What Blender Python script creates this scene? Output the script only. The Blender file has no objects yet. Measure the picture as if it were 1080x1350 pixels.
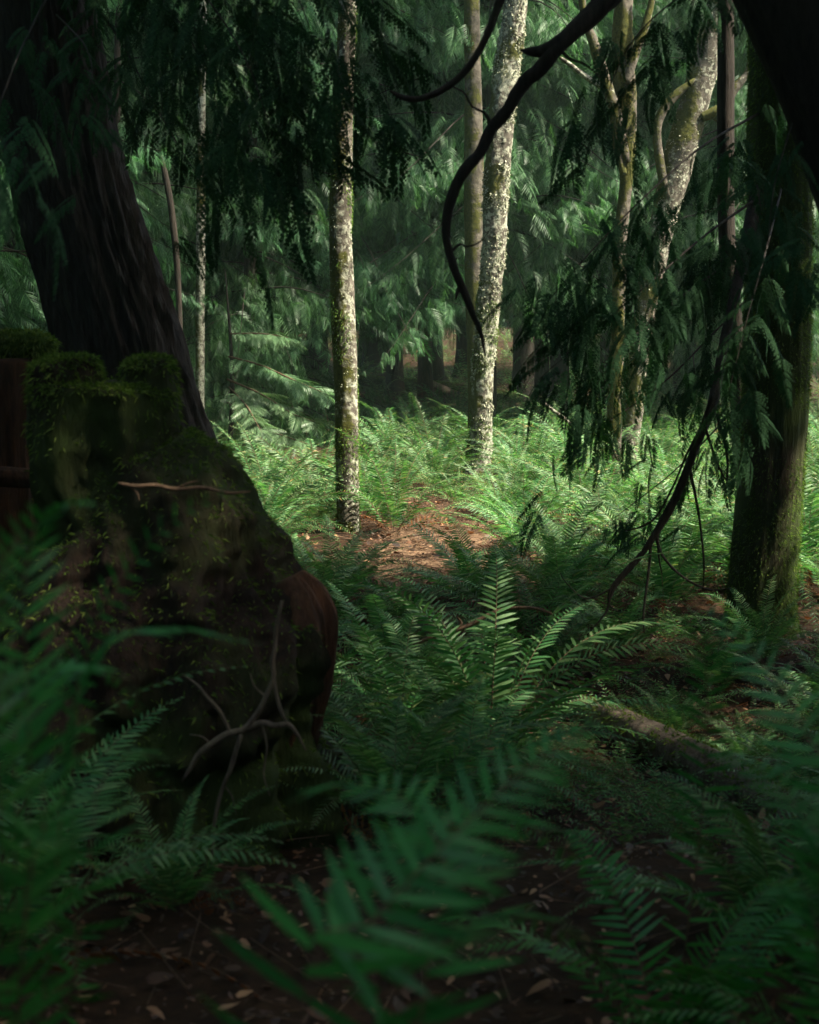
import bpy, math
import numpy as np
from mathutils import Vector, Matrix

PI = math.pi; RAD = math.radians
rng = np.random.default_rng(11)
sc = bpy.context.scene; COL = sc.collection
F = 1875.0; CX, CY = 540.0, 675.0; CAMZ = 1.5
TILT = math.atan((675 - 440) / F); ct, st = math.cos(TILT), math.sin(TILT)

def at(px, py, Y):
    """world point at distance Y (metres north of the viewpoint) seen at a photo pixel"""
    a = (px - CX) / F; b = -(py - CY) / F
    d = np.array([a, ct + b * st, -st + b * ct]); t = Y / d[1]
    return np.array([d[0] * t, Y, CAMZ + d[2] * t])
def to_px(p):
    x, y, z = p[0], p[1], p[2] - CAMZ
    dep = y * ct - z * st; up = y * st + z * ct
    if dep < .05: return (-9999, 9999)
    return (CX + F * x / dep, CY - F * up / dep)

# ---------------------------------------------------------------- noise
def hsh(x, y, z):
    n = (x * 374761393 + y * 668265263 + z * 1440662683) & 0xffffffff
    n = ((n ^ (n >> 13)) * 1274126177) & 0xffffffff
    n = ((n ^ (n >> 15)) * 668265263) & 0xffffffff
    return ((n ^ (n >> 16)) & 0xffff) / 65535.0
def vnoise(P):
    P = np.asarray(P, float); i = np.floor(P).astype(np.int64); f = P - i; u = f * f * (3 - 2 * f); r = 0
    for a in (0, 1):
        for b in (0, 1):
            for c in (0, 1):
                w = (u[..., 0] if a else 1 - u[..., 0]) * (u[..., 1] if b else 1 - u[..., 1]) * (u[..., 2] if c else 1 - u[..., 2])
                r = r + w * hsh(i[..., 0] + a, i[..., 1] + b, i[..., 2] + c)
    return r
def fbm(P, o=3):
    P = np.asarray(P, float); r = 0; a = .5; s = 0
    for k in range(o): r = r + a * vnoise(P * 2 ** k + 17.3 * k); s += a; a *= .5
    return r / s
def unit(v): return v / np.maximum(np.linalg.norm(v, axis=-1, keepdims=True), 1e-9)
def ss(a, b, x): t = np.clip((x - a) / (b - a), 0, 1); return t * t * (3 - 2 * t)

def ground_z(x, y):
    x = np.asarray(x, float); y = np.asarray(y, float)
    q = np.clip(y - 12, 0, 24); z = np.where(q > 0, .0032 * q * q - .00004 * q ** 3, 0) + .05 * np.clip(y - 36, 0, 60)
    z = z + .45 * np.exp(-((x + 2.6) / 1.6) ** 2 - ((y - 24) / 3.5) ** 2)
    z = z - .34 * np.exp(-((y - 5.9) / 1.7) ** 2)
    far = ss(3, 14, np.abs(x)) * .5
    P = np.stack([x * .55, y * .55, 0 * x], -1); P2 = np.stack([x * 2.3, y * 2.3, 0 * x + 5], -1)
    return z + far * (vnoise(P * .3) - .3) + .16 * (fbm(P, 2) - .5) + .05 * (vnoise(P2) - .5)
def gz(x, y): return float(ground_z(np.array([x]), np.array([y]))[0])

# ---------------------------------------------------------------- mesh collecting
class G:
    def __init__(s): s.V = []; s.F = []; s.n = 0
    def add(s, V, *faces, m=0):
        V = np.asarray(V, float).reshape(-1, 3); s.V.append(V)
        for f in faces:
            if f is not None and len(f): s.F.append((np.asarray(f, np.int64) + s.n, m))
        s.n += len(V); return s
    def build(s, name, mats, parent=None, smooth=False, link=True, origin=None):
        V = np.concatenate(s.V)
        if parent is not None and origin is None: V = V - np.array(world_loc(parent))
        if origin is not None: V = V - np.asarray(origin)
        me = bpy.data.meshes.new(name); me.vertices.add(len(V)); me.vertices.foreach_set('co', V.astype(np.float32).ravel())
        loops = np.concatenate([f.ravel() for f, m in s.F]); tot = np.concatenate([np.full(len(f), f.shape[1]) for f, m in s.F])
        mi = np.concatenate([np.full(len(f), m) for f, m in s.F]); start = np.concatenate([[0], np.cumsum(tot)[:-1]])
        me.loops.add(len(loops)); me.loops.foreach_set('vertex_index', loops.astype(np.int32))
        me.polygons.add(len(tot)); me.polygons.foreach_set('loop_start', start.astype(np.int32))
        me.polygons.foreach_set('loop_total', tot.astype(np.int32))
        for mm in (mats if isinstance(mats, (list, tuple)) else [mats]): me.materials.append(mm)
        me.polygons.foreach_set('material_index', mi.astype(np.int32))
        if smooth: me.polygons.foreach_set('use_smooth', np.ones(len(tot), bool))
        me.update(calc_edges=True)
        if not link: return me
        o = bpy.data.objects.new(name, me); COL.objects.link(o)
        if parent is not None: o.parent = parent
        if origin is not None and parent is None: o.location = origin
        return o
def world_loc(o):
    l = Vector(o.location)
    while o.parent is not None: o = o.parent; l = l + Vector(o.location)
    return l
def thing(name, label, cat, loc=(0, 0, 0), group=None):
    o = bpy.data.objects.new(name, None); COL.objects.link(o); o.location = loc; o.empty_display_size = .1
    return tag(o, label, cat, group)
def tag(o, label, cat, group=None):
    o['label'] = label; o['category'] = cat
    if group: o['group'] = group
    return o
def mesh_obj(name, me, parent=None, loc=(0, 0, 0)):
    o = bpy.data.objects.new(name, me); COL.objects.link(o); o.parent = parent; o.location = loc; return o

# ---------------------------------------------------------------- shapes
def spline(P, n):
    P = np.asarray(P, float); m = len(P)
    seg = np.linalg.norm(np.diff(P[:, :3], axis=0), axis=1) ** .5; k = np.concatenate([[0], np.cumsum(seg)])
    E = np.vstack([2 * P[0] - P[1], P, 2 * P[-1] - P[-2]])
    t = np.linspace(0, k[-1], n); i = np.clip(np.searchsorted(k, t, 'right') - 1, 0, m - 2)
    u = ((t - k[i]) / np.maximum(seg[i], 1e-9))[:, None]
    a, b, c, d = E[i], E[i + 1], E[i + 2], E[i + 3]
    return .5 * (2 * b + (c - a) * u + (2 * a - 5 * b + 4 * c - d) * u * u + (3 * b - a - 3 * c + d) * u ** 3)
def frames(P):
    T = unit(np.gradient(P, axis=0)); U = np.zeros_like(P)
    ref = np.array([1., 0, 0]) if abs(T[0, 0]) < .8 else np.array([0, 1., 0])
    u = unit(np.cross(T[0], np.cross(ref, T[0])))
    for i in range(len(P)):
        u = u - T[i] * np.dot(u, T[i]); u = u / max(np.linalg.norm(u), 1e-9); U[i] = u
    return T, U, np.cross(T, U)
def tube(P4, nseg=12, nring=None, disp=None, step=None):
    """P4: rows x,y,z,radius. disp(theta, s_along, radius, xyz) gives a radial offset."""
    P4 = np.asarray(P4, float)
    if nring is None:
        L = np.linalg.norm(np.diff(P4[:, :3], axis=0), axis=1).sum(); nring = max(4, int(L / (step or .05)))
    S = spline(P4, nring); S[:, 3] = np.maximum(S[:, 3], .0008); C = S[:, :3]; T, U, W = frames(C)
    th = np.linspace(0, 2 * PI, nseg, endpoint=False); s = np.concatenate([[0], np.cumsum(np.linalg.norm(np.diff(C, axis=0), axis=1))])
    dirs = U[:, None] * np.cos(th)[None, :, None] + W[:, None] * np.sin(th)[None, :, None]
    r = np.repeat(S[:, 3][:, None], nseg, 1)
    if disp is not None:
        r = r + disp(np.repeat(th[None], nring, 0), np.repeat(s[:, None], nseg, 1), r, C[:, None] + dirs * r[..., None])
    V = (C[:, None] + dirs * r[..., None]).reshape(-1, 3)
    i = np.arange(nring - 1)[:, None] * nseg; j = np.arange(nseg)[None]; k = (j + 1) % nseg
    Q = np.stack([i + j, i + k, i + nseg + k, i + nseg + j], -1).reshape(-1, 4)
    n = len(V); V = np.vstack([V, C[0], C[-1]]); jj = np.arange(nseg); kk = (jj + 1) % nseg
    T1 = np.stack([np.full(nseg, n), kk, jj], -1); o = (nring - 1) * nseg
    T2 = np.stack([np.full(nseg, n + 1), o + jj, o + kk], -1)
    return V, Q, np.vstack([T1, T2])
def d_cedar(seed, amp=.13, k=5.5):
    def f(th, s, r, X):
        ph = th + .25 * np.sin(s * .7 + seed)
        A = np.stack([np.cos(ph) * k, np.sin(ph) * k, s * 1.1 + seed * 9], -1); B = np.stack([np.cos(ph) * k * 2.4, np.sin(ph) * k * 2.4, s * 3.4 + seed * 5], -1)
        a = 1 - np.abs(2 * vnoise(A) - 1); b = 1 - np.abs(2 * vnoise(B) - 1)
        lob = np.stack([np.cos(th) * 1.1, np.sin(th) * 1.1, s * .3 + seed], -1)
        return r * amp * (.9 * (a - .6) + .6 * (b - .6) + 1.1 * (vnoise(lob) - .5))
    return f
def d_lump(seed, amp=.10, k=1.6, f2=9.0):
    def f(th, s, r, X):
        A = np.stack([np.cos(th) * k, np.sin(th) * k, s * f2 * .4 + seed * 7], -1)
        return r * amp * ((fbm(A, 3) - .5) * 2 + .5 * (vnoise(X * 60) - .5))
    return f
def blades(b, d, w, n, L, W, droop, fine=False):
    L = np.asarray(L)[:, None]; W = np.asarray(W)[:, None]; dr = np.asarray(droop)[:, None]; B = len(b)
    def pt(s, h): return b + d * L * s + w * W * h - n * dr * L * s * s
    if not fine:
        V = np.stack([pt(0, 0), pt(.42, .5), pt(1, 0), pt(.42, -.5)], 1); q = np.array([[0, 1, 2, 3]])
        Q = (q[None] + (np.arange(B) * 4)[:, None, None]).reshape(-1, 4); return V.reshape(-1, 3), Q, None
    V = np.stack([pt(0, .28), pt(0, -.28), pt(.28, .5), pt(.28, -.5), pt(.68, .36), pt(.68, -.36), pt(1, 0)], 1)
    q = np.array([[0, 2, 3, 1], [2, 4, 5, 3]]); o = (np.arange(B) * 7)[:, None, None]
    return V.reshape(-1, 3), (q[None] + o).reshape(-1, 4), (np.array([[4, 6, 5]])[None] + o).reshape(-1, 3)
def scatter(V, Q, M, loc):
    out = np.einsum('nij,vj->nvi', M, V) + loc[:, None]; n = len(V)
    return out.reshape(-1, 3), (Q[None] + (np.arange(len(M)) * n)[:, None, None]).reshape(-1, Q.shape[1])
def basis(d, up, roll, size):
    """columns: x = d, z near up rolled about d; scaled"""
    d = unit(d); y = unit(np.cross(up, d)); z = np.cross(d, y)
    c, s = np.cos(roll)[:, None], np.sin(roll)[:, None]; y2 = y * c + z * s; z2 = np.cross(d, y2)
    return np.stack([d, y2, z2], -1) * np.asarray(size)[:, None, None]

# ---------------------------------------------------------------- materials
def new_mat(name):
    m = bpy.data.materials.new(name); m.use_nodes = True; nt = m.node_tree; nt.nodes.clear()
    out = nt.nodes.new('ShaderNodeOutputMaterial'); p = nt.nodes.new('ShaderNodeBsdfPrincipled'); nt.links.new(p.outputs[0], out.inputs[0])
    return m, nt, p, out
def ramp(nt, stops, src):
    r = nt.nodes.new('ShaderNodeValToRGB'); e = r.color_ramp.elements
    while len(e) < len(stops): e.new(.5)
    for k, (pos, c) in enumerate(stops): e[k].position = pos; e[k].color = (*c, 1)
    nt.links.new(src, r.inputs[0]); return r.outputs[0]
def noise_n(nt, scale, detail=4, rough=.55, vec=None, stretch=None, kind='Object'):
    t = nt.nodes.new('ShaderNodeTexNoise'); t.inputs['Scale'].default_value = scale; t.inputs['Detail'].default_value = detail; t.inputs['Roughness'].default_value = rough
    c = nt.nodes.new('ShaderNodeTexCoord'); mp = nt.nodes.new('ShaderNodeMapping'); nt.links.new(c.outputs[kind], mp.inputs[0])
    if stretch: mp.inputs['Scale'].default_value = stretch
    nt.links.new(mp.outputs[0], t.inputs['Vector']); return t.outputs[0]
def math_n(nt, op, a, b):
    n = nt.nodes.new('ShaderNodeMath'); n.operation = op
    for k, v in enumerate((a, b)):
        if isinstance(v, (int, float)): n.inputs[k].default_value = v
        else: nt.links.new(v, n.inputs[k])
    return n.outputs[0]
def mix_c(nt, fac, a, b):
    n = nt.nodes.new('ShaderNodeMix'); n.data_type = 'RGBA'
    for k, v in ((0, fac), (6, a), (7, b)):
        if isinstance(v, (int, float)): n.inputs[k].default_value = v
        elif isinstance(v, tuple): n.inputs[k].default_value = (*v, 1)
        else: nt.links.new(v, n.inputs[k])
    return n.outputs[2]
def sharp(nt, src, lo, hi):
    n = nt.nodes.new('ShaderNodeMapRange'); n.inputs[1].default_value = lo; n.inputs[2].default_value = hi; nt.links.new(src, n.inputs[0]); return n.outputs[0]
def bump(nt, p, h, s, dist=.02):
    b = nt.nodes.new('ShaderNodeBump'); b.inputs['Strength'].default_value = s; b.inputs['Distance'].default_value = dist
    nt.links.new(h, b.inputs['Height']); nt.links.new(b.outputs[0], p.inputs['Normal'])
def leaf_mat(name, stops, tr=.3, rough=.45, spec=.35, tint=(.75, 1.0, .4), var=.35):
    m, nt, p, out = new_mat(name)
    g = nt.nodes.new('ShaderNodeNewGeometry'); oi = nt.nodes.new('ShaderNodeObjectInfo')
    col = ramp(nt, stops, g.outputs['Random Per Island'])
    hs = nt.nodes.new('ShaderNodeHueSaturation'); nt.links.new(col, hs.inputs['Color'])
    nt.links.new(math_n(nt, 'ADD', math_n(nt, 'MULTIPLY', oi.outputs['Random'], var), 1 - var / 2), hs.inputs['Value'])
    nt.links.new(math_n(nt, 'ADD', math_n(nt, 'MULTIPLY', oi.outputs['Random'], .03), .485), hs.inputs['Hue'])
    c = hs.outputs[0]; nt.links.new(c, p.inputs['Base Color'])
    p.inputs['Roughness'].default_value = rough; p.inputs['Specular IOR Level'].default_value = spec
    t = nt.nodes.new('ShaderNodeBsdfTranslucent'); nt.links.new(mix_c(nt, .5, c, tint), t.inputs['Color'])
    mm = nt.nodes.new('ShaderNodeMixShader'); mm.inputs[0].default_value = tr
    tc = nt.nodes.new('ShaderNodeMix'); tc.data_type = 'RGBA'; tc.blend_type = 'MULTIPLY'; tc.inputs[0].default_value = 1
    nt.links.new(c, tc.inputs[6]); tc.inputs[7].default_value = (1.5 * tint[0] + .3, 1.5 * tint[1] + .3, 1.5 * tint[2] + .3, 1); nt.links.new(tc.outputs[2], t.inputs['Color'])
    nt.links.new(p.outputs[0], mm.inputs[1]); nt.links.new(t.outputs[0], mm.inputs[2]); nt.links.new(mm.outputs[0], out.inputs[0]); return m

M = {}
M['cedar_leaf'] = leaf_mat('cedar_leaf', [(0, (.018, .062, .022)), (.5, (.040, .116, .042)), (1, (.088, .195, .078))], .38, .5, .35)
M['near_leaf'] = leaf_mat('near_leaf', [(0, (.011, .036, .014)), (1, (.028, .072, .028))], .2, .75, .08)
M['hemlock_leaf'] = leaf_mat('hemlock_leaf', [(0, (.06, .13, .06)), (1, (.14, .23, .11))], .3, .45, .4)
M['fern_leaf'] = leaf_mat('fern_leaf', [(0, (.026, .098, .026)), (.5, (.064, .160, .050)), (.94, (.165, .27, .105)), (1, (.24, .17, .06))], .30, .5, .28, var=.6)
M['hero_leaf'] = leaf_mat('hero_leaf', [(0, (.014, .095, .018)), (1, (.046, .180, .034))], .3, .45, .3, var=.3)
M['dead_leaf'] = leaf_mat('dead_leaf', [(0, (.09, .04, .015)), (1, (.22, .10, .035))], .15, .7, .2, (.9, .5, .2))
M['litter'] = leaf_mat('litter', [(0, (.022, .013, .008)), (.45, (.070, .034, .015)), (.85, (.15, .070, .030)), (1, (.34, .20, .10))], .1, .6, .35, (.9, .5, .2))
M['alder_leaf'] = leaf_mat('alder_leaf', [(0, (.05, .12, .03)), (1, (.09, .18, .05))], .4, .5, .3)
M['moss'] = leaf_mat('moss', [(0, (.040, .075, .014)), (.6, (.085, .145, .024)), (1, (.16, .21, .045))], .3, .8, .1)
M['lichen'] = leaf_mat('lichen', [(0, (.14, .16, .10)), (.6, (.26, .28, .19)), (1, (.42, .43, .32))], .1, .85, .1, (.8, .9, .6))

def bark_cedar(name, dark, light, moss=0.0):
    m, nt, p, out = new_mat(name)
    n = noise_n(nt, 13, 8, .72, stretch=(3.0, 3.0, .5)); n2 = noise_n(nt, 1.6, 3)
    c = ramp(nt, [(.32, dark), (.62, light)], n)
    if moss: c = mix_c(nt, sharp(nt, n2, .62 - moss * .3, .8 - moss * .3), c, (.035, .055, .012))
    nt.links.new(c, p.inputs['Base Color']); p.inputs['Roughness'].default_value = .85; p.inputs['Specular IOR Level'].default_value = .2
    bump(nt, p, n, .9, .02); return m
M['cedar_bark'] = bark_cedar('cedar_bark', (.010, .008, .0065), (.042, .035, .028))
M['red_bark'] = bark_cedar('red_bark', (.03, .014, .008), (.12, .055, .03))
M['mossy_bark'] = bark_cedar('mossy_bark', (.02, .016, .010), (.07, .055, .036), 1.0)
M['dark_bark'] = bark_cedar('dark_bark', (.009, .007, .0055), (.034, .027, .020))
M['stump_wood'] = bark_cedar('stump_wood', (.006, .005, .004), (.032, .018, .011), .6)
M['rot_wood'] = bark_cedar('rot_wood', (.010, .005, .003), (.065, .026, .010))
M['pale_stick'] = bark_cedar('pale_stick', (.045, .034, .026), (.19, .145, .105))
M['twig_brown'] = bark_cedar('twig_brown', (.05, .03, .02), (.16, .10, .06))

def bark_alder(name, lich, moss, zmoss):
    m, nt, p, out = new_mat(name)
    base = ramp(nt, [(.32, (.022, .018, .014)), (.68, (.14, .125, .098))], noise_n(nt, 14, 6, .7))
    ln = noise_n(nt, 22, 5, .7); lb = noise_n(nt, 2.2, 3)
    lf = sharp(nt, math_n(nt, 'ADD', math_n(nt, 'MULTIPLY', ln, .75), math_n(nt, 'MULTIPLY', lb, .35)), .60 - lich, .66 - lich)
    c = mix_c(nt, lf, base, ramp(nt, [(.3, (.17, .185, .135)), (.7, (.40, .40, .31))], noise_n(nt, 60, 3)))
    mn = noise_n(nt, 3.0, 4, .6); mfine = noise_n(nt, 45, 4, .7)
    geo = nt.nodes.new('ShaderNodeNewGeometry'); sep = nt.nodes.new('ShaderNodeSeparateXYZ'); nt.links.new(geo.outputs['Normal'], sep.inputs[0])
    mm = math_n(nt, 'ADD', math_n(nt, 'ADD', mn, math_n(nt, 'MULTIPLY', mfine, .25)), math_n(nt, 'MULTIPLY', sep.outputs[0], -.10))
    mf = sharp(nt, mm, .72 - moss, .80 - moss)
    c = mix_c(nt, mf, c, ramp(nt, [(.3, (.022, .028, .007)), (.7, (.085, .085, .018))], mfine))
    nt.links.new(c, p.inputs['Base Color']); p.inputs['Roughness'].default_value = .9; p.inputs['Specular IOR Level'].default_value = .15
    bump(nt, p, math_n(nt, 'ADD', ln, math_n(nt, 'MULTIPLY', mf, .5)), .8, .015); return m
M['alder_mossy'] = bark_alder('alder_mossy', .05, .115, 0)
M['alder_white'] = bark_alder('alder_white', .085, .07, 0)
M['alder_brown'] = bark_alder('alder_brown', -.10, .15, 0)
M['maple_moss'] = bark_alder('maple_moss', -.03, .19, 0)

def soil(name, stops, sc_, b):
    m, nt, p, out = new_mat(name)
    n = noise_n(nt, sc_, 8, .7); c = ramp(nt, stops, n); big = noise_n(nt, .9, 3)
    c = mix_c(nt, math_n(nt, 'MULTIPLY', big, .6), c, stops[0][1]); nt.links.new(c, p.inputs['Base Color'])
    p.inputs['Roughness'].default_value = .95; p.inputs['Specular IOR Level'].default_value = .1; bump(nt, p, n, b, .03); return m
M['ground'] = soil('ground', [(.3, (.014, .009, .006)), (.55, (.045, .025, .013)), (.75, (.095, .05, .024))], 14, .8)
M['path'] = soil('path', [(.28, (.06, .036, .022)), (.5, (.15, .092, .055)), (.72, (.30, .21, .12))], 26, .7)

# ---------------------------------------------------------------- world, sun, camera
SUN_AZ = (0.96, -0.26); SUN_EL = 50
sv = np.array([SUN_AZ[0], SUN_AZ[1], 0]); sv = sv / np.linalg.norm(sv)
sun_dir = np.array([sv[0] * math.cos(RAD(SUN_EL)), sv[1] * math.cos(RAD(SUN_EL)), math.sin(RAD(SUN_EL))])
w = bpy.data.worlds.new('World'); sc.world = w; w.use_nodes = True
nt = w.node_tree; sky = nt.nodes.new('ShaderNodeTexSky'); sky.sky_type = 'NISHITA'; sky.sun_disc = False; sky.dust_density = 3.0; sky.ozone_density = .6; sky.air_density = .8
sky.sun_elevation = RAD(SUN_EL); sky.sun_rotation = math.atan2(sun_dir[0], sun_dir[1])
bg = nt.nodes['Background']; nt.links.new(sky.outputs[0], bg.inputs[0]); bg.inputs[1].default_value = .095
sl = bpy.data.lights.new('sun', 'SUN'); sl.energy = 3.8; sl.angle = RAD(1.5); sl.color = (1, .91, .74)
so = bpy.data.objects.new('sun', sl); COL.objects.link(so); so.rotation_euler = Vector(sun_dir).to_track_quat('Z', 'Y').to_euler(); so.location = (8, 5, 30)
cam = bpy.data.cameras.new('camera'); co = bpy.data.objects.new('camera', cam); COL.objects.link(co); sc.camera = co
co.location = (0, 0, CAMZ); co.rotation_euler = (PI / 2 - TILT, 0, 0)
cam.sensor_fit = 'VERTICAL'; cam.sensor_height = 36; cam.sensor_width = 28.8; cam.lens = 50; cam.clip_start = .05; cam.clip_end = 500
cam.dof.use_dof = True; cam.dof.focus_distance = 10.8; cam.dof.aperture_fstop = 4.4
sc.view_settings.view_transform = 'Standard'; sc.view_settings.look = 'None'; sc.view_settings.exposure = 2.35; sc.view_settings.gamma = 1
sc.cycles.max_bounces = 5; sc.cycles.diffuse_bounces = 3; sc.cycles.glossy_bounces = 2; sc.cycles.transmission_bounces = 3
sc.cycles.use_denoising = True; sc.cycles.caustics_reflective = False; sc.cycles.caustics_refractive = False

# ---------------------------------------------------------------- ground and path
def axis(lo, hi, flo, fhi, step):
    a = list(np.arange(flo, fhi, step)); x = a[0]; d = step; pre = []
    while x > lo: d *= 1.35; x -= d; pre.append(x)
    x = a[-1]; d = step; post = []
    while x < hi: d *= 1.35; x += d; post.append(x)
    return np.array(pre[::-1] + a + post)
gx, gy = axis(-160, 160, -7, 7, .12), axis(-120, 260, .5, 26, .12)
XX, YY = np.meshgrid(gx, gy); GV = np.stack([XX, YY, ground_z(XX, YY)], -1).reshape(-1, 3)
nx, ny = len(gx), len(gy); ii = np.arange(ny - 1)[:, None] * nx + np.arange(nx - 1)[None]
o = G().add(GV, np.stack([ii, ii + 1, ii + nx + 1, ii + nx], -1).reshape(-1, 4)).build('ground', M['ground'], smooth=True); o['kind'] = 'structure'
PATH = np.array([[.42, 6.6, .30], [.33, 7.6, .36], [.27, 8.7, .46], [.25, 10.2, .42], [.12, 11.8, .24], [-.38, 13.4, .16], [-.92, 15.2, .26], [-1.2, 17.2, .42], [-1.4, 19.5, .62], [-1.75, 22.5, .75], [-2.3, 26, .7]])
PS = spline(PATH, 160)
def path_gap(x, y):
    d = np.hypot(PS[:, 0][None] - np.atleast_1d(x)[:, None], PS[:, 1][None] - np.atleast_1d(y)[:, None]); k = d.argmin(1)
    return d[np.arange(len(k)), k] - PS[k, 2]
u = np.linspace(-1, 1, 15); t = np.gradient(PS[:, :2], axis=0); t = unit(t); nrm = np.stack([t[:, 1], -t[:, 0]], -1)
wob = PS[:, 2][:, None] * (1 + .5 * (vnoise(np.stack([np.arange(160)[:, None] * .35 + 0 * u, np.sign(u)[None] * 9 + 0 * np.arange(160)[:, None], 0 * u + np.zeros((160, 1))], -1)) - .5))
px_ = PS[:, 0][:, None] + nrm[:, 0][:, None] * u * wob; py_ = PS[:, 1][:, None] + nrm[:, 1][:, None] * u * wob
pv = np.stack([px_, py_, ground_z(px_, py_) + .018 - .02 * np.abs(u)[None] ** 6], -1).reshape(-1, 3)
ii = np.arange(159)[:, None] * 15 + np.arange(14)[None]
o = G().add(pv, np.stack([ii, ii + 1, ii + 16, ii + 15], -1).reshape(-1, 4)).build('path', M['path'], smooth=True); o['kind'] = 'structure'

# ---------------------------------------------------------------- cedar foliage
def spray(seed, pairs=11, sub=0, wid=.055, spread=.36):
    r = np.random.default_rng(seed); s = np.repeat(np.linspace(.10, .96, pairs), 2); sd = np.tile([1., -1.], pairs)
    s = s + r.uniform(-.02, .02, len(s)) + np.where(sd > 0, .02, -.02)
    P = np.stack([s, .05 * np.sin(s * 3 + seed), -.28 * s * s], -1); T = unit(np.stack([np.ones_like(s), .15 * np.cos(s * 3 + seed), -.56 * s], -1))
    side = np.stack([0 * s, sd, 0 * s], -1); ang = RAD(58) - RAD(24) * s
    d = unit(T * np.cos(ang)[:, None] + side * np.sin(ang)[:, None] + np.array([0, 0, -.12]))
    L = spread * (np.minimum(1, s / .22 + .35)) * (1 - s) ** .55 + .05; L = L * r.uniform(.8, 1.15, len(s))
    n = unit(np.cross(d, np.cross(np.array([0, 0, 1.]), d))); wv = unit(np.cross(n, d))
    B, D, Wv, N, LL, WW = [P], [d], [wv], [n], [L], [np.full(len(s), wid) * (.7 if sub else 1)]
    if sub:
        for k in range(len(s)):
            q = np.repeat(np.linspace(.2, .85, sub), 2); qs = np.tile([1., -1.], sub)
            b = P[k] + d[k] * (L[k] * q)[:, None] - n[k] * (.3 * L[k] * q * q)[:, None]
            dd = unit(d[k] * .80 + wv[k] * qs[:, None] * .6); B.append(b); D.append(dd); N.append(np.repeat(n[k][None], 2 * sub, 0))
            Wv.append(unit(np.cross(n[k], dd))); LL.append(L[k] * .34 * (1.15 - q)); WW.append(np.full(2 * sub, wid * .8))
    B.append(np.array([[0, 0, 0.]])); D.append(unit(np.array([[1, 0, -.2]]))); N.append(np.array([[.2, 0, 1.]])); Wv.append(np.array([[0, 1., 0]])); LL.append([1.0]); WW.append([.03])
    L = np.concatenate(LL); V, Q, _ = blades(np.concatenate(B), np.concatenate(D), np.concatenate(Wv), np.concatenate(N), L, np.concatenate(WW), np.full(len(L), .3))
    return V, Q
SPR = [spray(k, 12, 0, .034, .40) for k in range(6)]; SPR_HI = [spray(20 + k, 16, 4, .034, .25) for k in range(4)]; SPR_LO = [spray(40 + k, 4, 0, .17, .40) for k in range(3)]

def place_sprays(g, P, T, size, r, tmpl, pitch=(-74, -16), n_side=1, m=0):
    """sprays hang to both sides of an axis sampled at P with tangents T"""
    n = len(P); sd = np.where(np.arange(n) % 2 == 0, 1., -1.); H = unit(T * np.array([1, 1, 0.])); S = np.stack([-H[:, 1], H[:, 0], 0 * sd], -1) * sd[:, None]
    az = np.radians(r.uniform(20, 75, n)); pt = np.radians(r.uniform(*pitch, n))
    d = (H * np.cos(az)[:, None] + S * np.sin(az)[:, None]) * np.cos(pt)[:, None]; d[:, 2] = np.sin(pt)
    Mx = basis(d, np.repeat(np.array([[0, 0, 1.]]), n, 0), np.radians(r.uniform(-40, 40, n)), size)
    k = r.integers(0, len(tmpl), n)
    for t in range(len(tmpl)):
        if (k == t).any(): g.add(*scatter(tmpl[t][0], tmpl[t][1], Mx[k == t], P[k == t]), m=m)
def branch(L, seed, tmpl, nsp, size):
    r = np.random.default_rng(seed); t = np.linspace(0, 1, 14); b = r.uniform(-.12, .12)
    A = np.stack([L * t, L * b * np.sin(t * 2.5), L * (.12 * t - .62 * t ** 2 + .20 * t ** 4)], -1)
    g = G(); tt = np.clip(np.linspace(.10, 1, nsp) + r.uniform(-.02, .02, nsp), 0, 1)
    P = np.stack([np.interp(tt, t, A[:, k]) for k in range(3)], -1); Tg = np.gradient(A, axis=0); Tn = unit(np.stack([np.interp(tt, t, Tg[:, k]) for k in range(3)], -1))
    sc_ = np.sin(np.clip(tt + .1, 0, 1) * PI) * L; P = P + np.stack([r.normal(0, .05, nsp) * L, r.normal(0, .10, nsp) * sc_, -np.abs(r.normal(0, .09, nsp)) * sc_], -1)
    place_sprays(g, P, Tn, size * (.45 + .75 * np.sin(np.clip(tt * 1.0 + .15, 0, 1) * PI) ** .7) * r.uniform(.55, 1.4, nsp), r, tmpl)
    wv, wq, _ = tube(np.column_stack([A, .009 * (1 - t) * L / 2 + .002]), 4, 8)
    V = np.concatenate(g.V); Q = np.concatenate([f for f, m in g.F]); return V, Q, wv, wq
BR = [(L, branch(L, 60 + i, SPR, n, s)) for i, (L, n, s) in enumerate([(1.3, 44, .27), (2.0, 76, .29), (2.2, 84, .28), (2.8, 104, .31), (3.1, 116, .30)])]
BR_LO = [(L, branch(L, 80 + i, SPR_LO, n, s)) for i, (L, n, s) in enumerate([(1.5, 12, .6), (2.4, 18, .75), (3.2, 22, .85)])]
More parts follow.
